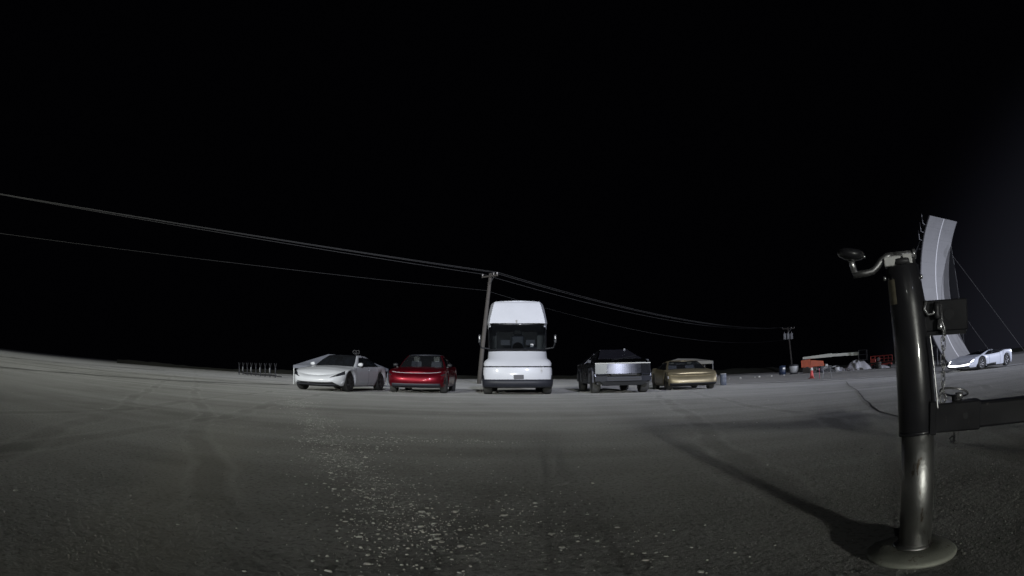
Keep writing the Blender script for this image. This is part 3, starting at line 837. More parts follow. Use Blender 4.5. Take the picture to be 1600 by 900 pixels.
for s in (-1, 1):
    def side(name, q, m_): poly(name, q if s > 0 else q[::-1], m_, pk)
    # beltline runs z 1.06 at nose to 1.12 at tail; side leans in above it
    side('a_pillar', [(s * .985, -.70, 1.065), (s * a1[0], a1[1] + .06, a1[2]), (s * a2[0], AP[0], AP[1]), (s * (a2[0] + .04), AP[0], AP[1] - .05), (s * .965, .1, 1.12)], 'steel')
    side('front_window', [(s * .958, .06, 1.11), (s * .958, 1.18, 1.12), (s * .62, 1.20, 1.55), (s * (a2[0] + .045), AP[0] - .06, 1.555)], 'glass')
    side('rear_window', [(s * .958, 1.22, 1.12), (s * .958, 2.25, 1.13), (s * .66, 2.22, 1.46), (s * .62, 1.24, 1.55)], 'glass')
    side('sail_panel', [(s * .98, 2.28, 1.12), (s * 1.0, 4.6, 1.10), (s * .90, 4.55, 1.13), (s * .60, 2.3, 1.515)], 'steel')
    side('front_fender', [(s * 1.0, -.79, .62), (s * 1.015, -.55, .80), (s * 1.02, .50, .82), (s * 1.02, .62, .52), (s * 1.02, .70, .52), (s * .985, .70, 1.10), (s * .985, -.72, 1.055)], 'steel')
    side('front_door', [(s * 1.02, .715, .50), (s * 1.02, 1.75, .48), (s * .985, 1.75, 1.11), (s * .985, .715, 1.10)], 'steel')
    side('rear_door', [(s * 1.02, 1.765, .48), (s * 1.02, 2.85, .48), (s * 1.02, 2.95, .75), (s * .985, 2.75, 1.115), (s * .985, 1.765, 1.11)], 'steel')
    side('bed_side', [(s * 1.02, 2.97, .75), (s * 1.02, 4.05, .85), (s * 1.02, 4.30, .52), (s * 1.02, 4.65, .56), (s * .99, 4.65, 1.10), (s * .985, 2.77, 1.115)], 'steel')
    side('rocker', [(s * 1.0, .62, .34), (s * 1.0, 2.9, .34), (s * 1.015, 2.85, .475), (s * 1.015, .72, .51)], 'black')
    for yc in (0.0, 3.55):
        arc = [(-.62, .40), (-.52, .80), (-.30, .93), (.30, .93), (.52, .80), (.62, .40)]; inn = [(-.49, .40), (-.42, .72), (-.24, .83), (.24, .83), (.42, .72), (.49, .40)]
        mb = MB()
        for k in range(5):
            o_ = [arc[k], arc[k + 1], inn[k + 1], inn[k]]
            p8 = [Vector((s * 1.005, yc + a, b)) for a, b in o_] + [Vector((s * 1.065, yc + a, b)) for a, b in o_]
            mb.hexa(p8 if s > 0 else p8)
        mb.build('wheel_arch', 'dgrey', pk)
        make_wheel(pk, s * .88, yc, .43, .29, s, 'cover', 'dmetal', 'dustytyre')
    mr = MB().box(min(s * 1.0, s * 1.16), max(s * 1.0, s * 1.16), .12, .22, 1.10, 1.22, .02).build('door_mirror', 'black', pk)
    MB().box(min(s * 1.02, s * 1.14), max(s * 1.02, s * 1.14), .105, .118, 1.115, 1.20).build('mirror_cap', 'dgrey', mr)
MB().box(-.93, .93, -.70, 4.5, .33, .72).build('underbody', 'black', pk)
MB().box(-.90, .90, .1, 2.2, .72, 1.0).build('cabin_tub', 'cabin', pk)
for s in (-1, 1): MB().box(s * .36 - .2, s * .36 + .2, 1.2, 1.32, 1.0, 1.36, .03).build('seat_back', 'seat', pk)
MB().box(-.94, .94, 4.52, 4.6, .55, 1.08).build('tailgate', 'steel', pk)
MB().box(-.035, .035, .0, .03, 0, .02).build('roof_marker', 'galv', pk).location = (.42, AP[0] - .02, AP[1] + .005)
MB().tube([(-.36, -.52, 1.175), (.62, .02, 1.345)], .014, 5).build('wiper', 'black', pk)

# --- white semi truck
sm = thing('semi_truck', 'tall white semi truck with wraparound dark windscreen, in the middle of the row', 'semi truck', (.19, 19.1, 0), 0, 'vehicles parked in a row')
def srow(z, hw, yf, df, p, yr=4.9):
    return [(x, y, z) for x, y, _, _ in half_ring(hw, yf, yr, df, p, .15, 3, [yf + df + (yr - .15 - yf - df) * k / 8 for k in range(8)])]
rows = [  # z, half width, front y, corner depth, corner power
    (.24, 1.16, .10, .5, 2.8), (.28, 1.19, .03, .5, 2.8), (.40, 1.20, .00, .5, 2.8), (.515, 1.20, .01, .5, 2.8),        # 0-3 bumper
    (.52, 1.165, .04, .5, 2.6), (.62, 1.17, .025, .5, 2.6), (.80, 1.17, .03, .52, 2.6), (.925, 1.16, .06, .55, 2.6),      # 4-7 fascia
    (.965, 1.15, .085, .55, 2.6), (1.06, 1.165, .16, .55, 2.8), (1.15, 1.13, .26, .52, 3.0), (1.24, 1.03, .36, .62, 2.6), (1.49, 1.035, .66, .8, 2.5),   # 8-12 hood
    (1.585, 1.055, .765, .8, 2.5), (1.75, 1.06, .90, .8, 2.5), (2.05, 1.07, 1.14, .76, 2.55), (2.34, 1.075, 1.36, .70, 2.6), (2.41, 1.075, 1.405, .68, 2.65), (2.47, 1.075, 1.44, .66, 2.7),    # 13-17 glass
    (2.50, 1.085, 1.44, .62, 2.8), (2.62, 1.085, 1.50, .52, 3.0), (2.85, 1.06, 1.62, .40, 3.0), (3.08, 1.02, 1.76, .34, 3.0), (3.28, .97, 1.90, .30, 3.0), (3.36, .945, 1.98, .26, 3.0), (3.385, .90, 2.06, .24, 3.0)]
def frow(z, hw, yf, fw, dc, yr=4.9):      # roof fairing ring: flat front of half width fw, then a cut-off corner
    P_ = [(fw * k / 8, yf + .03 * (k / 8) ** 2, z) for k in range(9)] + [(fw + (hw - fw) * k / 4, yf + .03 + dc * k / 4, z) for k in (1, 2, 3)]
    P_ += [(hw, yf + .03 + dc + (yr - .15 - yf - .03 - dc) * k / 8, z) for k in range(8)]
    return P_ + [(x, y, z) for x, y, _, _ in half_ring(hw, yf, yr, .3, 3, .15, 3, [])[12:]]
SG = [srow(*q) for q in rows[:19]] + [frow(*q) for q in ((2.53, 1.085, 1.45, 1.00, .30), (2.62, 1.085, 1.49, .985, .34), (2.85, 1.06, 1.61, .95, .44), (3.08, 1.03, 1.74, .90, .52), (3.28, .99, 1.86, .85, .60), (3.36, .965, 1.94, .83, .60), (3.385, .92, 2.02, .79, .58))]
ssl = Sleeve(SG)
def srule(i, j, s):
    if j < 4: return 'bumper'
    if j == 7 and i < 9: return 'light_strip'
    if j < 8: return 'fascia'
    if j < 12: return 'hood'
    if j == 12: return 'cowl_panel'
    if j < 18:
        if (j == 16 and i in (10, 11)) or (j == 17 and i in (8, 9, 10, 11)): return 'fairing_corner#%d' % s
        if i < 12: return 'windscreen' if i < 10 else 'pillar#%d' % s
        if i in (12, 13, 14) : return 'side_window#%d' % s
        return 'cab_side#%d' % s
    if j == 18 and i < 8: return 'visor_seam'
    return 'fairing_side#%d' % s if j > 18 and 8 <= i < 20 else 'roof_fairing'
ssl.parts(srule, dict(bumper='bumperblack', fascia='semi_white', light_strip='lens', hood='semi_white', windscreen='semiglass', cowl_panel='black', pillar='black', side_window='glass', cab_side='semi_white', visor_seam='black', fairing_corner='semi_white', fairing_side='semi_white', roof_fairing='semi_white'), sm)
vs, fs = cap(SG[-1], 12, lambda y: .03, lambda y: True); mesh_obj('roof', vs, fs, 'semi_white', sm, True)
ssl.patch('lower_valance', 'black', sm, [(-8.5, .0), (8.5, .0), (8.5, .9), (-8.5, .9)], 0, .006, 16, 2)
for s in (-1, 1):
    ssl.patch('headlight', 'lens', sm, [(5.2, 7.02), (10.4, 7.02), (10.4, 7.98), (5.6, 7.98)], s, .012)
    ssl.patch('bumper_corner', 'dgrey', sm, [(9.4, 3.9), (13.5, 3.9), (13.5, 5.2), (9.7, 5.2)], s, .01)
    ssl.patch('windscreen_frame', 'black', sm, [(8.9, 13.1), (10, 13.1), (10, 15.9), (9.2, 15.9)], s, .006)
    mr = MB().box(-.045, .045, -.05, .06, -.14, .16, .02).build('wing_mirror', 'black', sm)
    mr.location = (s * 1.33, 1.10, 1.93)
    MB().box(-.018, .018, -.064, -.052, .0, .09).build('mirror_glint', 'reflect', mr)  # small white patch painted on as the mirror's bright highlight
    MB().tube([(0, .02, -.12), (-s * .06, .05, -.30), (-s * .34, .10, -.34)], .028, 6).build('mirror_arm', 'black', mr)
    make_wheel(sm, s * 1.02, .95, .46, .30, s, 'truck', 'galv', 'dustytyre')
    for yy in (4.2, 5.4): make_wheel(sm, s * .98, yy, .48, .34, s, 'truck', 'galv', 'tyre')
MB().box(-.165, .165, -.012, .012, -.065, .065, .006).build('number_plate', 'plate', sm).location = (.03, .0, .61)
for x in (-.12, -.02, .10):
    MB().box(-.035, .035, -.03, .03, -.015, .015, .006).build('clearance_lamp', 'lightbar' if x > 0 else 'dgrey', sm).location = (x, 1.42, 2.485)
MB().box(-.05, .05, -.004, .004, -.055, .055).build('windscreen_sticker', 'paper', sm).location = (.50, .93, 1.70)
MB().tube([(-.75, .86, 1.545), (.78, .86, 1.545)], .014, 5).build('wiper', 'black', sm)
MB().box(-.9, .9, .5, 5.9, .45, .75).build('chassis', 'black', sm)
MB().box(-.88, .88, 1.4, 4.6, .76, 1.45).build('cab_floor', 'cabin', sm)
MB().box(-.85, .85, 1.10, 1.62, 1.40, 1.56, .05).build('dashboard', 'cabin', sm)
MB().box(-.80, .80, 3.6, 3.65, 1.45, 2.4).build('cab_back_wall', 'dgrey', sm)
st = sub('driver_seat', sm, (.02, 2.2, 1.2))
MB().box(-.26, .26, -.25, .25, .1, .26, .05).build('cushion', 'dgrey', st)
MB().box(-.24, .24, .2, .34, .26, .95, .05).build('seat_back', 'dgrey', st)
MB().box(-.15, .15, .2, .32, .97, 1.18, .04).build('headrest', 'dgrey', st)
for s in (-1, 1):
    MB().box(-.17, .17, -.015, .015, -.10, .10, .01).build('cab_screen', 'plate', sm).location = (s * .45 + .02, 1.62, 1.84)
MB().lathe([(.19, -.015), (.205, 0), (.19, .015), (.175, 0), (.19, -.015)], 20, 'y').build('steering_wheel', 'cabin', sm).location = (.02, 1.72, 1.66)

# ------------------------------------------------------------------ overhead line
def make_pole(name, label, base, top, r0, r1, arm, transformer=False):
    base, top = Vector(base), Vector(top)
    t = thing(name, label, 'utility pole', base, 0, 'utility poles')
    d = top - base
    MB().tube([(0, 0, -.3), d * .33, d * .66, d], [r0, r0 * .9 + r1 * .1, (r0 + r1) / 2, r1], 12).build('pole', 'wood', t, True)
    a = Vector(arm).normalized()
    b = Vector((-a.y, a.x, 0))
    L = Vector(arm).length
    ca = d + Vector((0, 0, -.25)) - b * (r1 + .06)
    mb = MB(); h = .06
    e0, e1 = ca - a * L * .45, ca + a * L * .55
    mb.hexa([e0 - b * h + Vector((0, 0, -h)), e1 - b * h + Vector((0, 0, -h)), e1 + b * h + Vector((0, 0, -h)), e0 + b * h + Vector((0, 0, -h)),
             e0 - b * h + Vector((0, 0, h)), e1 - b * h + Vector((0, 0, h)), e1 + b * h + Vector((0, 0, h)), e0 + b * h + Vector((0, 0, h))])
    mb.build('cross_arm', 'wood', t)
    ins = []
    for f in (-.42, .30, .52):
        p = ca + a * L * f + Vector((0, 0, h))
        MB().lathe([(.03, 0), (.05, .03), (.07, .06), (.04, .09), (.07, .12), (.045, .17), (.02, .2)], 10, 'z', p).build('insulator', 'insul', t, True)
        ins.append(base + p + Vector((0, 0, .19)))
    MB().tube([ca + a * L * .34, d + Vector((0, 0, -.95)) - b * r1], .022, 5).build('arm_brace', 'galv', t)
    if transformer:
        for f in (-1.0, 0.0, 1.0):
            p = d + Vector((0, 0, -2.1)) + a * f * .62 - b * .55
            c = MB().lathe([(.0001, 0), (.22, .01), (.25, .06), (.25, .95), (.22, 1.05), (.0001, 1.10)], 16, 'z', p).build('transformer_can', 'canister', t, True)
            MB().tube([p + Vector((0, 0, 1.05)), p + Vector((0, 0, 1.3))], .04, 6).build('bushing', 'insul', c)
        MB().box(-.05, .05, -.5, 0, -.06, .06).build('transformer_bracket', 'galv', t).location = d + Vector((0, 0, -1.6))
    return t, ins
p1, ins1 = make_pole('utility_pole', 'weathered wooden pole leaning behind the white semi truck', (-2.6, 44.95, 0), (-1.70, 44.97, 8.72), .17, .13, (1.25, -.95, 0))
p2, ins2 = make_pole('utility_pole', 'distant utility pole carrying three grey transformer cans', (47.1, 88.2, -.1), (46.55, 88.45, 7.55), .17, .13, (1.9, -1.0, 0), True)
def wire(label, a, b, sag, rad, n=40):
    a, b = Vector(a), Vector(b)
    pts = [a.lerp(b, k / n) - Vector((0, 0, 4 * sag * (k / n) * (1 - k / n))) for k in range(n + 1)]
    return tag(MB().tube(pts, rad, 5).build('power_cable', 'cable'), label, 'cable', 'overhead cables')
left_far = [(-47.0, -3.9, 9.15), (-46.4, -4.2, 8.80), (-45.9, -4.6, 8.60)]
nm = ['uppermost', 'second', 'third']
for k, (i1, lf) in enumerate(zip((ins1[0], ins1[1], ins1[2]), left_far)):
    wire('%s of the overhead cables running left from the leaning pole' % nm[k], lf, i1, .55, .017)
for k in range(3):
    wire('%s of the overhead cables between the leaning pole and transformer pole' % nm[k], ins1[k], ins2[k], 1.55, .017)
wire('thin lowest cable running left from the leaning pole', (-46.0, -4.4, 5.95), (-2.05, 44.9, 7.35), .35, .010)
wire('thin lowest cable sagging right from the leaning pole', (-2.05, 44.9, 7.35), (46.7, 88.4, 5.6), 1.9, .010)

# ------------------------------------------------------------------ left and middle background
def canopy(label, loc, rz, w, d, eave, peak, ridge, cloth):
    t = thing('canopy_tent', label, 'tent', loc, rz)
    e = [(-w / 2, -d / 2), (w / 2, -d / 2), (w / 2, d / 2), (-w / 2, d / 2)]
    vs = [(x, y, eave) for x, y in e] + [(-ridge / 2, 0, peak), (ridge / 2, 0, peak - .04)]
    n = 8
    def quadgrid(a, b, c, dd, sagv):
        a, b, c, dd = map(Vector, (a, b, c, dd)); v_ = []; f_ = []
        for j in range(n + 1):
            for i in range(n + 1):
                u, w_ = i / n, j / n
                p = a.lerp(b, u).lerp(dd.lerp(c, u), w_)
                p.z -= sagv * math.sin(math.pi * u) * math.sin(math.pi * w_)
                v_.append(p)
        for j in range(n):
            for i in range(n):
                k = j * (n + 1) + i; f_.append((k, k + 1, k + n + 2, k + n + 1))
        return v_, f_
    pan = [(vs[0], vs[1], vs[5], vs[4]), (vs[1], vs[2], vs[5], vs[5]), (vs[2], vs[3], vs[4], vs[5]), (vs[3], vs[0], vs[4], vs[4])]
    for q in pan:
        v_, f_ = quadgrid(*q, .06)
        o = mesh_obj('roof_panel', v_, f_, cloth, t, True)
    for (x0, y0), (x1, y1) in zip(e, e[1:] + e[:1]):
        v_, f_ = quadgrid((x0, y0, eave - .14), (x1, y1, eave - .14), (x1, y1, eave + .004), (x0, y0, eave + .004), 0)
        mesh_obj('valance', v_, f_, cloth, t)
    for x, y in e:
        MB().box(x * .985 - .022, x * .985 + .022, y * .985 - .022, y * .985 + .022, -.05, eave + .0).build('leg', 'dmetal' if cloth == 'canvas2' else 'galv', t)
    return t
canopy('low grey canopy tent behind the white sedan', (-8.48, 27.9, 0), R(4), 4.3, 3.0, .93, 1.56, 1.5, 'canvas')
canopy('small dusty canopy tent behind the gold coupe', (8.75, 27.9, gz(9, 28)), R(-10), 2.3, 2.6, 1.22, 1.42, .9, 'canvas2')
ws = thing('wire_stand', 'small wire stand with two hoops poking up over the grey canopy', 'stand', (-8.45, 30.4, 0), 0)
for s in (-1, 1):
    MB().tube([(s * .30, .0, -.02), (s * .02, 0, 1.66), (-s * .16, 0, 1.84)], .014, 6).build('leg', 'dmetal', ws)
    MB().tube([(s * .09 + .10 * math.cos(a), 0, 1.80 + .10 * math.sin(a)) for a in [k * math.pi / 8 for k in range(17)]], .011, 5).build('hoop', 'dmetal', ws)
MB().tube([(-.15, 0, .9), (.15, 0, .9)], .015, 5).build('crossbar', 'dmetal', ws)

rk = thing('barrier_rack', 'dark metal rack with a row of forked uprights, far left of the white sedan', 'rack', (-23.8, 49.6, 0.0), math.atan2(-7.4, 7.7) * 1.0)
MB().tube([(-5.2, 0, .22), (5.2, 0, .22)], .045, 6).build('base_rail', 'dmetal', rk)
MB().tube([(-5.2, .5, .12), (5.2, .5, .12)], .045, 6).build('base_rail', 'dmetal', rk)
for k in range(9):
    x = -5.0 + k * 1.25
    up = MB().tube([(x, 0, 0), (x, 0, .85)], .05, 6).build('upright', 'dmetal', rk)
    MB().tube([(x, 0, .84), (x - .26, 0, 1.22)], .04, 5).tube([(x, 0, .84), (x + .26, 0, 1.22)], .04, 5).build('fork', 'dmetal', up)
    if k in (1, 3, 5, 7):
        MB().box(x - .05, x + .05, -.075, -.055, .42, .82).build('reflector_strip', 'canister', up)

bl = thing('barrel', 'blue-grey plastic barrel standing right of the gold coupe', 'barrel', (10.4, 27.0, gz(10.4, 27)), 0)
MB().lathe([(.14, 0), (.16, .03), (.165, .18), (.17, .20), (.165, .22), (.165, .38), (.17, .40), (.165, .42), (.16, .54), (.14, .57), (.0001, .57)], 20).build('drum', 'blueplastic', bl, True)
MB().lathe([(.15, .56), (.155, .58), (.13, .595), (.0001, .595)], 20).build('lid', 'tub', bl, True)

dots = [(16.9, 47.5), (17.9, 49.4), (17.3, 43.5), (18.5, 44.0), (20.3, 45.0), (20.9, 45.4), (22.6, 46.4), (24.8, 48.2)]
words = ['leftmost small white stone at the yard edge', 'second small white stone from the gold coupe at the yard edge', 'small white stone nearest the camera at the yard edge', 'fourth small white stone from the gold coupe',
         'left one of two close white stones at the yard edge', 'right one of two close white stones at the yard edge', 'lone white stone between the close pair and the barrels', 'small white stone below the navy barrel']
for (x, y), wd_ in zip(dots, words):
    r_ = random.uniform(.06, .095); vs = []; fs = []
    mb = MB().lathe([(.0001, -.02), (r_ * .9, 0), (r_, r_ * .5), (r_ * .7, r_ * 1.1), (.0001, r_ * 1.3)], 8)
    for v in mb.v: v.x *= random.uniform(.85, 1.15); v.y *= random.uniform(.85, 1.15)
    o = mb.build('white_stone', 'stone'); o.location = (x, y, gz(x, y)); tag(o, wd_, 'stone', 'white stones at the yard edge')

# ------------------------------------------------------------------ right background
def place(x, y): return (x, y, gz(x, y))
nb_ = thing('barrel', 'navy barrel at the far edge, left of the white tub', 'barrel', place(27.3, 53.4))
MB().lathe([(.30, 0), (.36, .03), (.37, .3), (.385, .32), (.37, .34), (.37, .62), (.385, .64), (.37, .66), (.35, .92), (.0001, .93)], 18).build('drum', 'navy', nb_, True)
MB().box(-.14, .14, -.385, -.36, .55, .72).build('label_patch', 'reflect', nb_)
tb = thing('plastic_tub', 'dirty white plastic tub on a dark base, below the transformer pole', 'tub', place(28.4, 52.9))
MB().lathe([(.28, .10), (.42, .30), (.50, .62), (.52, .80), (.50, .82), (.46, .80), (.30, .45), (.0001, .4)], 20).build('bowl', 'tub', tb, True)
MB().lathe([(.45, 0), (.46, .04), (.34, .12), (.0001, .13)], 16).build('base', 'black', tb)
MB().lathe([(.52, .80), (.55, .86), (.50, .96), (.3, 1.0), (.0001, 1.01)], 20).build('lid', 'dmetal', tb, True)

bf = thing('boom_lift', 'orange machine with a long pale boom folded flat above it', 'machine', place(31.0, 51.5), math.atan2(-1.7, 2.9))
MB().hexa([(-2.1, -.55, .62), (-1.1, -.6, .55), (-1.1, .6, .55), (-2.1, .55, .62), (-2.15, -.5, 1.32), (-1.15, -.55, 1.42), (-1.15, .55, 1.42), (-2.15, .5, 1.32)]).build('counterweight', 'orange', bf)
MB().hexa([(-1.1, -.5, .62), (.35, -.45, .66), (.35, .45, .66), (-1.1, .5, .62), (-1.1, -.5, 1.30), (.25, -.4, 1.16), (.25, .4, 1.16), (-1.1, .5, 1.30)]).build('engine_cover', 'orange', bf)
MB().box(-1.9, .5, -.5, .5, .32, .56, .04).build('chassis', 'dmetal', bf)
for s in (-1, 1):
    for x in (-1.5, .1): make_wheel(bf, x, s * .55, .33, .22, s, 'cover', 'dmetal', 'tyre').rotation_euler = (0, 0, math.pi / 2)
MB().hexa([(-1.95, -.17, 1.45), (1.2, -.17, 1.50), (1.2, .17, 1.50), (-1.95, .17, 1.45), (-1.95, -.17, 1.66), (1.2, -.17, 1.86), (1.2, .17, 1.86), (-1.95, .17, 1.66)]).build('boom', 'boom', bf)
MB().hexa([(1.2, -.12, 1.53), (4.1, -.12, 1.48), (4.1, .12, 1.48), (1.2, .12, 1.53), (1.2, -.12, 1.80), (4.1, -.12, 1.80), (4.1, .12, 1.80), (1.2, .12, 1.80)]).build('boom_extension', 'boom', bf)
bk = MB()
for x0 in (4.1, 5.0):
    for y0 in (-.45, .45): bk.tube([(x0, y0, 1.0), (x0, y0, 1.95)], .03, 5)
for z0 in (1.0, 1.5, 1.95):
    bk.tube([(4.1, -.45, z0), (5.0, -.45, z0), (5.0, .45, z0), (4.1, .45, z0), (4.1, -.45, z0)], .03, 5)
bk.build('basket', 'dmetal', bf)
MB().box(4.05, 5.05, -.5, .5, .95, .99).build('basket_floor', 'dmetal', bf)
MB().tube([(-1.6, 0, 1.3), (-1.75, 0, 1.6)], .12, 8).build('pivot', 'dmetal', bf)
MB().tube([(4.1, 0, .95), (4.0, 0, 0)], .06, 6).build('prop_leg', 'dmetal', bf)

# heap of loose pipes
pp = thing('pipe_heap', 'tangle of pale pipes lying in front of the orange machine', 'pipes', place(30.9, 50.2), math.atan2(-1.7, 2.9))
for k in range(9):
    x0 = random.uniform(-1.5, .6); z0 = random.uniform(.15, .55); y0 = random.uniform(-.4, .4)
    MB().tube([(x0, y0, max(.1, z0 - .1)), (x0 + random.uniform(.8, 1.6), y0 + random.uniform(-.3, .3), z0 + random.uniform(-.05, .35))], .055, 7).build('pipe', 'galv' if k % 3 else 'tub', pp)
MB().box(-1.4, 1.3, -.35, .35, -.02, .2).build('pallet', 'dmetal', pp)
# more odds and ends at the far edge
def pallet(label, x, y, rz, n):
    t = thing('wooden_pallet', label, 'pallet', place(x, y), rz)
    for k in range(n):
        for q in range(5): MB().box(-.6, .6, -.5 + q * .22, -.38 + q * .22, k * .14 + .10, k * .14 + .125).build('board', 'wood', t)
        for q in (-.5, 0, .45): MB().box(q, q + .09, -.5, .5, k * .14 - .01, k * .14 + .10).build('runner', 'wood', t)
pallet('stack of grey wooden pallets between the white tub and the orange machine', 29.4, 51.2, R(20), 4)
pallet('low pale pallet lying right of the pipe heap', 32.2, 48.2, R(-35), 2)
for (x, y, hgt_, lab, mt) in ((29.9, 49.6, .62, 'grey bin standing in front of the orange machine', 'dgrey'), (31.7, 49.4, .45, 'pale bucket standing before the pipe heap', 'tub')):
    b_ = thing('bin', lab, 'bin', place(x, y))
    MB().lathe([(.20, 0), (.22, .02), (.27, hgt_), (.25, hgt_), (.20, .06), (.0001, .05)], 16).build('body', mt, b_, True)
    MB().tube([(.26 * math.cos(a), 0, hgt_ + .16 * math.sin(a)) for a in [math.pi * k / 10 for k in range(11)]], .012, 5).build('handle', 'dmetal', b_)
ty = thing('tyre_stack', 'stack of old black tyres beside the red machine frame', 'tyres', place(35.4, 47.0))
for k in range(3):
    MB().lathe([(.17, -.09), (.19, -.11), (.30, -.11), (.34, -.06), (.34, .06), (.30, .11), (.19, .11), (.17, .09), (.17, -.09)], 18).build('tyre', 'dustytyre', ty, True).location = (random.uniform(-.05, .05), random.uniform(-.05, .05), .11 + .22 * k)
# white tarpaulin heap
def heap(name, label, loc, rz, a, b, h, material, cat):
    vs = []; fs = []; n, m = 26, 9
    for j in range(m + 1):
        rr = j / m
        for i in range(n):
            an = 2 * math.pi * i / n
            k = 1 + .13 * math.sin(3 * an + 1) + .08 * math.sin(7 * an)
            z = h * (1 - rr ** 2.3) * (1 + .12 * math.sin(5 * an + 4 * rr)) + .05 * math.sin(11 * an + 6 * rr) * rr * (1 - rr) * 4
            vs.append((a * rr * k * math.cos(an), b * rr * k * math.sin(an), max(-.05, z - (.06 if j == m else 0))))
    for j in range(m):
        for i in range(n):
            i2 = (i + 1) % n
            fs.append((j * n + i, (j + 1) * n + i, (j + 1) * n + i2, j * n + i2))
    o = mesh_obj(name, vs, fs, material, None, True)
    o.location = loc; o.rotation_euler = (0, 0, rz)
    return tag(o, label, cat)
heap('tarpaulin_heap', 'rounded heap under a pale tarpaulin, left of the red machine frame', place(34.2, 49.3), math.atan2(-1.8, 2.6), 1.55, 1.1, .92, 'tarp', 'heap')
heap('tarpaulin_heap', 'low crumpled end of pale sheeting beside the rounded heap', place(32.5, 50.2), math.atan2(-1.8, 2.6), .75, .5, .36, 'tarp', 'heap')
heap('tarpaulin_heap', 'flat pale sheeting spread under the red machine frame', place(36.0, 47.4), math.atan2(-1.8, 2.2), .9, .5, .28, 'tarp', 'heap')
rm = thing('scissor_lift', 'small red machine frame with railings, behind the jack tube', 'machine', place(36.6, 48.0), math.atan2(-1.5, 1.9))
MB().box(-1.15, 1.15, -.4, .4, .28, .50, .03).build('base_frame', 'redmachine', rm)
for s in (-1, 1):
    for x in (-.85, .85): make_wheel(rm, x, s * .38, .2, .14, s, 'cover', 'dmetal', 'tyre').rotation_euler = (0, 0, math.pi / 2)
MB().box(-1.2, 1.2, -.42, .42, .62, .68).build('platform', 'redmachine', rm)
for y in (-.42, .42):
    for x in (-1.18, -.72, -.2, .28, .75, 1.18): MB().tube([(x, y, .66), (x, y, 1.24)], .032, 5).build('railing_post', 'redmachine', rm)
    for z in (.95, 1.24): MB().tube([(-1.2, y, z), (1.2, y, z)], .032, 5).build('railing', 'redmachine', rm)
MB().lathe([(.16, -.02), (.17, .0), (.12, .02), (.0001, .03)], 14, 'y').build('dial', 'tub', rm).location = (-.35, -.46, .92)
MB().box(-1.16, -.65, -.3, .3, .68, 1.0, .03).build('control_box', 'redmachine', rm)
MB().box(-.2, .25, -.3, .3, -.02, .27, .03).build('battery_box', 'tub', rm).location = (.6, -.1, .02)
# trestle
tr_ = thing('trestle', 'grey metal trestle standing right of the traffic cone', 'trestle', place(18.55, 30.1), R(-32))
MB().tube([(-.38, 0, .70), (.30, 0, .74)], .035, 6).build('top_bar', 'galv', tr_)
for x in (-.22, .18):
    for s in (-1, 1): MB().tube([(x, 0, .70), (x + (.12 if x > 0 else -.06), s * .24, -.02)], .022, 6).build('leg', 'galv', tr_)
MB().box(-.10, .06, -.05, .05, .72, .86, .01).build('clamp', 'tub', tr_)
# cone and stake
cn = thing('traffic_cone', 'orange traffic cone with a white collar standing at the yard edge', 'cone', place(18.7, 32.3))
MB().box(-.17, .17, -.17, .17, 0, .03, .01).build('base', 'cone', cn)
MB().lathe([(.135, .03), (.105, .26), (.075, .50)], 18).build('lower_body', 'cone', cn, True)
MB().lathe([(.078, .50), (.058, .66)], 18).build('white_collar', 'reflect', cn, True)
MB().lathe([(.056, .66), (.045, .70), (.03, .71), (.0001, .71)], 18).build('tip', 'cone', cn, True)
sk = thing('marker_stake', 'thin faded pink stake between the cone and the trestle', 'stake', place(18.45, 30.9))
MB().tube([(0, 0, -.05), (.01, 0, .62)], .022, 6).build('shaft', 'pink', sk)
MB().box(-.03, .04, -.012, .012, .45, .60).build('flag', 'pink', sk)

# --- tall curved ramp
psi = 2.928; C0 = Vector((34.692, 29.498, 5.988)); rr0 = 5.827; kb = 1.262; whw = 2.17
U = Vector((math.sin(psi), math.cos(psi), 0)); W = Vector((-math.cos(psi), math.sin(psi), 0))
rp = thing('curved_ramp', 'tall pale ramp curling up and over behind the white sports car', 'ramp', (C0.x, C0.y, 0))
def rpt(ph, w, off=0.0):
    p = C0 - Vector((C0.x, C0.y, 0)) - U * rr0 * math.cos(ph) + Vector((0, 0, rr0 * kb * math.sin(ph))) + W * w
    nn = (U * math.cos(ph) * kb - Vector((0, 0, 1)) * math.sin(ph)).normalized()
    return p + nn * off
ph0, ph1 = -1.04, 0.80
NP = 14
for k in range(NP):
    a0_, a1_ = ph0 + (ph1 - ph0) * k / NP, ph0 + (ph1 - ph0) * (k + 1) / NP - .0005
    for w0, w1 in ((-whw, -.004), (.004, whw)):
        vs = []; fs = []
        ns = 3
        for off in (0, -.08):
            for q in range(ns + 1):
                ph = a0_ + (a1_ - a0_) * q / ns
                vs += [rpt(ph, w0, off), rpt(ph, w1, off)]
        for q in range(ns):
            b0 = 2 * q
            fs.append((b0, b0 + 1, b0 + 3, b0 + 2)); e_ = 2 * (ns + 1)
            fs.append((e_ + b0, e_ + b0 + 2, e_ + b0 + 3, e_ + b0 + 1))
            fs.append((b0, b0 + 2, e_ + b0 + 2, e_ + b0)); fs.append((b0 + 1, e_ + b0 + 1, e_ + b0 + 3, b0 + 3))
        fs.append((0, 2 * (ns + 1), 2 * (ns + 1) + 1, 1)); z_ = 2 * ns
        fs.append((z_, z_ + 1, z_ + 1 + 2 * (ns + 1), z_ + 2 * (ns + 1)))
        mesh_obj('deck_panel', vs, fs, 'ramp', rp)
vs = []; fs = []
for q in range(41):
    ph = ph0 + (ph1 - ph0) * q / 40
    vs += [rpt(ph, -.07, .012), rpt(ph, .07, .012)]
for q in range(40): fs.append((2 * q, 2 * q + 1, 2 * q + 3, 2 * q + 2))
mesh_obj('centre_line', vs, fs, 'rampline', rp)
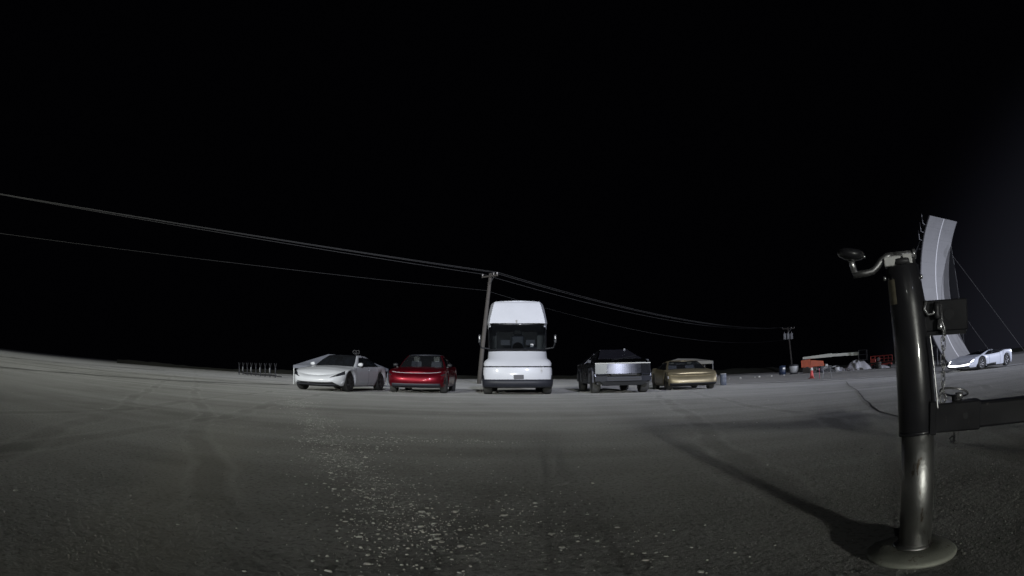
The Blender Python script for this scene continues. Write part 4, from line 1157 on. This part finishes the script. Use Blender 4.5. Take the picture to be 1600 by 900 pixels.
for w in (-whw - .05, whw + .05):
    MB().tube([rpt(ph0 + (ph1 - ph0) * q / 24, w, -.06) for q in range(25)], .055, 6).build('edge_beam', 'dmetal', rp)
for k in range(7):
    ph = ph0 + (ph1 - ph0) * (k + .5) / 7
    MB().tube([rpt(ph, -whw - .3, -.2), rpt(ph, whw, -.2)], .06, 5).build('cross_rib', 'dmetal', rp)
for w in (-whw + .2, whw - .25):
    tops = []
    for ph, back in ((.70, 2.9), (.30, 1.4), (-.25, .7)):
        p = rpt(ph, w, -.22); foot = Vector((p.x, p.y, 0)) - U * back
        MB().tube([p, Vector((foot.x, foot.y, max(.2, p.z - back * 1.2))), Vector((foot.x, foot.y, -.5))], .075, 6).build('support_post', 'dmetal', rp)
        tops.append((p, foot))
    for (pa, fa), (pb, fb) in zip(tops, tops[1:]):
        MB().tube([Vector((fa.x, fa.y, 1.0)), Vector((fb.x, fb.y, pb.z * .6))], .05, 5).build('diagonal_brace', 'dmetal', rp)
for k in range(3):
    ph = .50 + .09 * k
    p = rpt(ph, -whw - .08, -.1)
    MB().tube([p, p - W * .42 + Vector((0, 0, .05)), p - W * .40 + Vector((0, 0, .75))], .035, 5).build('catwalk_rail', 'dmetal', rp)
# dark screen added across the right edge's hollow to shade a crescent of deck
vs = []; fs = []; nq = 16
pa_, pb_ = rpt(-.66, whw, .02), rpt(.50, whw, .02)
for q in range(nq + 1):
    e_ = rpt(-.66 + 1.16 * q / nq, whw, .02); c_ = pa_.lerp(pb_, q / nq)
    for o_ in (0.0, .02): vs += [e_ + W * o_, c_ + W * o_]
for q in range(nq):
    b0 = 4 * q
    fs += [(b0, b0 + 1, b0 + 5, b0 + 4), (b0 + 2, b0 + 6, b0 + 7, b0 + 3), (b0 + 1, b0 + 3, b0 + 7, b0 + 5)]
mesh_obj('shadow_screen', vs, fs, 'black', rp)
def guy(name, a, d, l):
    a = Vector(a) - rp.location; b = Vector(d) - rp.location
    MB().tube([a.lerp(b, k / 12) - Vector((0, 0, .25 * math.sin(math.pi * k / 12))) for k in range(13)], .022, 5).build(name, 'cable', rp)
edge = rp.location + rpt(.42, whw, 0)
guy('guy_cable', edge, (edge.x + 4.6, edge.y - 5.2, -.4), 0)
guy('guy_cable', rp.location + rpt(-.05, whw, 0), (edge.x + 2.0, edge.y - 3.4, -.35), 0)

# ------------------------------------------------------------------ foreground: trailer jack
aj = R(41.6); Dj = 1.92
bj = Vector((math.sin(aj) * Dj, math.cos(aj) * Dj, 0.006))
jk = thing('trailer_jack', 'black trailer jack with crank handle and bare metal leg, standing close by on the right', 'trailer jack', bj, -aj)
ax = lambda z: Vector((-.064 * z + .010, 0, z))      # the jack leans a little
MB().lathe([(.0001, .022), (.060, .022), (.075, .030), (.125, .024), (.158, .016), (.168, .008), (.166, .0), (.0001, 0)], 56).build('base_plate', 'padplate', jk, True)
MB().lathe([(.060, .020), (.072, .024), (.071, .034), (.060, .040)], 40).build('weld_collar', 'jackzinc', jk, True)
MB().tube([ax(.018), ax(.22), ax(.45)], .0585, 48).build('inner_pipe', 'jackzinc', jk, True)
MB().tube([ax(.400), ax(.404), ax(.60), ax(.80), ax(.925), ax(.930)], [.064, .0665, .0655, .064, .0575, .054], 56).build('outer_tube', 'jackblack', jk, True)
# round-cornered rim on the outer tube bottom
MB().tube([ax(.398), ax(.410)], .0675, 48).build('bottom_rim', 'jackblack', jk, True)
# top gear cap and crank
tp = ax(.93)
MB().lathe([(.052, 0), (.050, .018), (.040, .022), (.0001, .023)], 40, 'z', tp).build('top_cap', 'dmetal', jk, True)
MB().box(-.030, .030, -.030, .030, 0, .030, .003).build('bearing_block', 'zincwhite', jk).location = tp + Vector((-.030, -.016, -.002))
MB().box(-.017, .017, -.028, .028, 0, .034, .003).build('bearing_block', 'zincwhite', jk).location = tp + Vector((.022, -.014, -.002))
MB().tube([tp + Vector((-.032, -.012, .036)), tp + Vector((.046, -.012, .032))], .0125, 16).build('crank_shaft', 'chrome', jk, True)
MB().lathe([(.017, -.004), (.018, .004), (.012, .010), (.0001, .011)], 14, 'x', tp + Vector((.045, -.012, .032))).build('shaft_nut', 'chrome', jk, True)
MB().tube([tp + Vector((.000, -.014, .036)), tp + Vector((.004, -.026, .012)), tp + Vector((.012, -.030, -.004))], .006, 8).build('cotter_pin', 'chrome', jk, True)
cr = [tp + Vector(v) for v in ((-.030, -.014, .036), (-.050, -.018, .034), (-.068, -.022, .024), (-.086, -.026, .004), (-.104, -.030, -.010), (-.130, -.034, -.014), (-.172, -.040, -.016))]
MB().tube(cr, .0115, 12).build('crank_arm', 'chainmetal', jk, True)
kb_ = tp + Vector((-.165, -.040, -.014))
MB().tube([kb_, kb_ + Vector((-.006, 0, .03)), kb_ + Vector((-.010, 0, .048))], [.009, .011, .013], 12).build('knob_stem', 'chrome', jk, True)
kn = MB().lathe([(.0001, 0), (.022, .001), (.042, .008), (.049, .018), (.046, .030), (.030, .038), (.0001, .040)], 32).build('crank_knob', 'jackblack', jk, True)
kn.location = kb_ + Vector((-.012, 0, .046)); kn.rotation_euler = (R(6), R(12), 0)
MB().lathe([(.0001, 0), (.006, .002), (.005, .008), (.0001, .010)], 10, 'x').build('knob_screw', 'chrome', kn, True).location = (.044, -.01, .016)
# sticker and small bolt on the tube
vs = []; fs = []
for j in range(2):
    z = .885 - .078 * j
    for q in range(7):
        an = R(-90 - 62 + 40 * q / 6 - 10)
        c = ax(z); rad = (.0600 if j == 0 else .0632) + .0012
        vs.append((c.x + rad * math.cos(an), c.y + rad * math.sin(an), z))
for q in range(6): fs.append((q, q + 1, q + 8, q + 7))
mesh_obj('tube_sticker', vs, fs, 'sticker', jk, True)
MB().lathe([(.008, 0), (.008, .010), (.0001, .012)], 8, 'x').build('grease_fitting', 'chrome', jk, True).location = ax(.895) + Vector((-.072, -.01, 0))
MB().lathe([(.007, 0), (.007, .008), (.0001, .010)], 8, 'x').build('grease_fitting', 'chrome', jk, True).location = ax(.888) + Vector((.058, -.01, 0))
# upper mounting bracket box
bx_ = sub('mount_bracket', jk, ax(.765)); bx_.rotation_euler = (0, R(2.0), 0)
mb = MB().box(.045, .208, -.030, .030, -.050, .047, .004); mb.build('bracket_box', 'jackblack', bx_)
MB().lathe([(.013, -.0312), (.013, -.0300), (.0001, -.0295)], 20, 'y').build('bracket_hole', 'black', bx_).location = (.140, 0, .002)
MB().lathe([(.018, -.0316), (.0185, -.0300), (.014, -.0302), (.0135, -.0314)], 20, 'y').build('hole_rim', 'jackblack', bx_).location = (.140, 0, .002)
MB().box(.030, .200, -.034, -.024, -.062, -.050).build('bracket_flange', 'jackblack', bx_)
# latch hardware on the bracket
MB().tube([(.062, -.040, .046), (.054, -.042, .020), (.066, -.044, .002), (.086, -.044, .004), (.090, -.042, .028)], .005, 8).build('spring_clip', 'chrome', bx_, True)
MB().lathe([(.011, 0), (.012, .012), (.009, .020), (.012, .028), (.011, .050), (.0001, .052)], 14).build('latch_barrel', 'dmetal', bx_, True).location = (.098, -.045, -.012)
MB().lathe([(.010, 0), (.011, .004), (.011, .030), (.0001, .032)], 14).build('latch_sleeve', 'chrome', bx_, True).location = (.108, -.046, -.046)
MB().tube([(.112, -.046, .030), (.114, -.050, -.020), (.122, -.052, -.040), (.124, -.052, -.066)], .0038, 8).build('snap_hook', 'chrome', bx_, True)
# side rod
MB().tube([(.030, -.06, .700), (.052, -.06, .480)], .0030, 8).build('side_rod', 'chainmetal', jk)
# lower receiver sleeve
rs = sub('receiver', jk, (0, 0, 0))
MB().box(.030, .205, -.052, .052, .402, .492, .005).build('receiver_sleeve', 'jackblack', rs)
MB().box(.024, .050, -.060, .060, .396, .500, .004).build('weld_plate', 'jackblack', rs)
MB().lathe([(.0105, -.0530), (.0105, -.0518), (.0001, -.0515)], 20, 'y').build('receiver_hole', 'black', rs).location = (.150, 0, .448)
MB().lathe([(.0042, -.0530), (.0042, -.0518), (.0001, -.0515)], 12, 'y').build('vent_hole', 'black', rs).location = (.070, 0, .474)
# hitch pin with pull ring and chain
MB().tube([(.122, -.005, .360), (.122, -.005, .505)], .010, 16).build('hitch_pin', 'chrome', jk, True)
MB().lathe([(.017, .492), (.018, .496), (.018, .508), (.014, .512), (.0001, .513)], 16, 'z', (.122, -.005, 0)).build('pin_head', 'dmetal', jk, True)
MB().lathe([(.0135, .500), (.0135, .518), (.0001, .520)], 14, 'z', (.130, -.016, 0)).build('pin_cap', 'chrome', jk, True)
MB().tube([(.120, -.014, .370), (.106, -.014, .366), (.100, -.012, .376), (.108, -.012, .384), (.120, -.014, .380)], .003, 6).build('pin_clip', 'dmetal', jk)
ring = [(.112 + .050 * math.cos(a), -.008 - .038 * math.sin(a), .520 + .014 * math.sin(a) - .008 * math.cos(a)) for a in [2 * math.pi * k / 40 for k in range(41)]]
MB().tube(ring, .0034, 8).build('pull_ring', 'chrome', jk, True)
# chain from the latch hook down to the ring
def link_mesh(name):
    h, w_, rad = .0165, .0070, .0016
    pts = []
    for k in range(25):
        a = 2 * math.pi * k / 24
        pts.append((w_ * math.cos(a), 0, (h - w_ + .006) * (1 if math.sin(a) > 0 else -1) * min(1, abs(math.sin(a)) * 3) + w_ * math.sin(a) * .8))
    return MB().tube(pts, rad, 6)
l0 = link_mesh('chain_link').build('chain_link', 'chainmetal', jk, True)
top_, bot_ = Vector((.076, -.058, .700)), Vector((.070, -.030, .512))
nl = 8
for k in range(nl):
    o = l0 if k == 0 else l0.copy()
    if k: COL.objects.link(o)
    o.parent = jk
    f = k / (nl - 1)
    o.location = top_.lerp(bot_, f); o.rotation_euler = (0, random.uniform(-.08, .08), R(20 if k % 2 else 105))
MB().tube([(.070 + .014 * math.cos(a), -.030, .506 + .014 * math.sin(a)) for a in [2 * math.pi * k / 20 for k in range(21)]], .0026, 6).build('split_ring', 'chrome', jk, True)

# the tongue bar it carries, running out of the picture
db = thing('drawbar', 'dark square steel drawbar running from the jack out of the frame', 'drawbar', bj, -aj)
MB().box(.12, 2.4, -.044, .044, .408, .484, .006).build('tongue_tube', 'jackblack', db)
MB().box(2.3, 2.42, -.30, 1.4, .40, .50, .01).build('cross_member', 'jackblack', db)
for y in (-.2, 1.2): MB().box(2.34, 2.40, y - .04, y + .04, 0, .40).build('stand_leg', 'jackblack', db)

# tripod that carries the camera: below the picture, its legs cast shadows into it
tp_ = thing('camera_tripod', 'small black camera tripod, seen only as three leg shadows on the tarmac', 'tripod', (.03, -.16, 0))
MB().lathe([(.022, .50), (.026, .53), (.026, .56), (.035, .565), (.035, .585), (.0001, .586)], 16).build('head', 'black', tp_)
for fx, fy in ((-.52, -.10), (.02, .12), (.34, -.06)):
    MB().tube([(0, 0, .55), (fx * .5, fy * .5, .275), (fx, fy, .005)], [.019, .017, .015], 8).build('leg', 'black', tp_)


# ------------------------------------------------------------------ loose pale chips and gravel lying on the tarmac
rng = np.random.default_rng(11)
def scatter(name, xs_, ys_, size, hfac, material):
    n = len(xs_); k = 6
    ang = np.linspace(0, 2 * np.pi, k, endpoint=False)[None, :] + rng.uniform(0, 6.28, (n, 1))
    rad = size[:, None] * rng.uniform(.55, 1.1, (n, k))
    el = rng.uniform(.5, 1.0, (n, 1)); ro = rng.uniform(0, 3.14, (n, 1))
    ax_, ay_ = rad * np.cos(ang), rad * np.sin(ang) * el
    bx2 = ax_ * np.cos(ro) - ay_ * np.sin(ro); by2 = ax_ * np.sin(ro) + ay_ * np.cos(ro)
    z0 = tz(xs_, ys_)
    h = size * hfac * rng.uniform(.6, 1.3, n)
    low = np.stack([xs_[:, None] + bx2, ys_[:, None] + by2, np.repeat((z0 - .002)[:, None], k, 1)], -1)
    top = np.stack([xs_[:, None] + bx2 * .6, ys_[:, None] + by2 * .6, z0[:, None] + h[:, None] * rng.uniform(.75, 1.1, (n, k)) + .0015], -1)
    V = np.concatenate([low, top], 1).reshape(-1, 3)
    F = []
    for i in range(n):
        o = i * 12
        for q in range(6):
            w = (q + 1) % 6
            F.append((o + q, o + w, o + 6 + w, o + 6 + q))
        F.append((o + 6, o + 7, o + 8, o + 9, o + 10, o + 11))
    ob = mesh_obj(name, V.tolist(), F, material)
    ob['kind'] = 'stuff'
    return ob
n1 = 5600
yy = 1.4 + 12.5 * rng.random(n1) ** 1.9
clump = vnoise(yy * 2.3, yy * 0 + 3.1, 21)
xx = -.45 * yy + .60 + rng.normal(0, .17, n1) * (1 + .05 * yy) + .25 * vnoise(yy * .8, yy * 0, 9)
keep = vnoise(xx * 3.1, yy * 1.7, 5) + .25 * rng.normal(size=n1) > -.02
xa, ya = xx[keep], yy[keep]
n2 = 2600
yb_ = 1.4 + 6 * rng.random(n2) ** 1.5; xb_ = -.45 * yb_ + 1.0 + rng.normal(0, .34, n2)
kb2 = vnoise(xb_ * 2.6 + 7, yb_ * 1.9, 6) + .2 * rng.normal(size=n2) > .10
n3 = 1300
xc_ = rng.uniform(-3.6, .4, n3); yc_ = 5.65 + .10 * xc_ + rng.normal(0, .14, n3)
kc2 = vnoise(xc_ * 1.5, yc_ * 2, 7) > .02
n4 = 3600
xd_ = rng.uniform(-14, 9, n4); yd_ = 1.5 + 22 * rng.random(n4)
kd2 = vnoise(xd_ * .7, yd_ * .9, 8) + .25 * rng.normal(size=n4) > .16
xs_ = np.concatenate([xa, xb_[kb2], xc_[kc2], xd_[kd2]]); ys_ = np.concatenate([ya, yb_[kb2], yc_[kc2], yd_[kd2]])
scatter('pale_chips', xs_, ys_, np.clip(rng.lognormal(math.log(.0034), .75, len(xs_)) * (1 + .05 * ys_), .0013, .022), .14, 'chip')
n5 = 5000
yg_ = 1.3 + 7 * rng.random(n5) ** 2.0; xg_ = rng.uniform(-1, 1, n5) * (1.0 + 1.35 * yg_)
scatter('loose_gravel', xg_, yg_, np.clip(rng.lognormal(math.log(.0030), .45, n5), .0015, .010), .5, 'gravel')
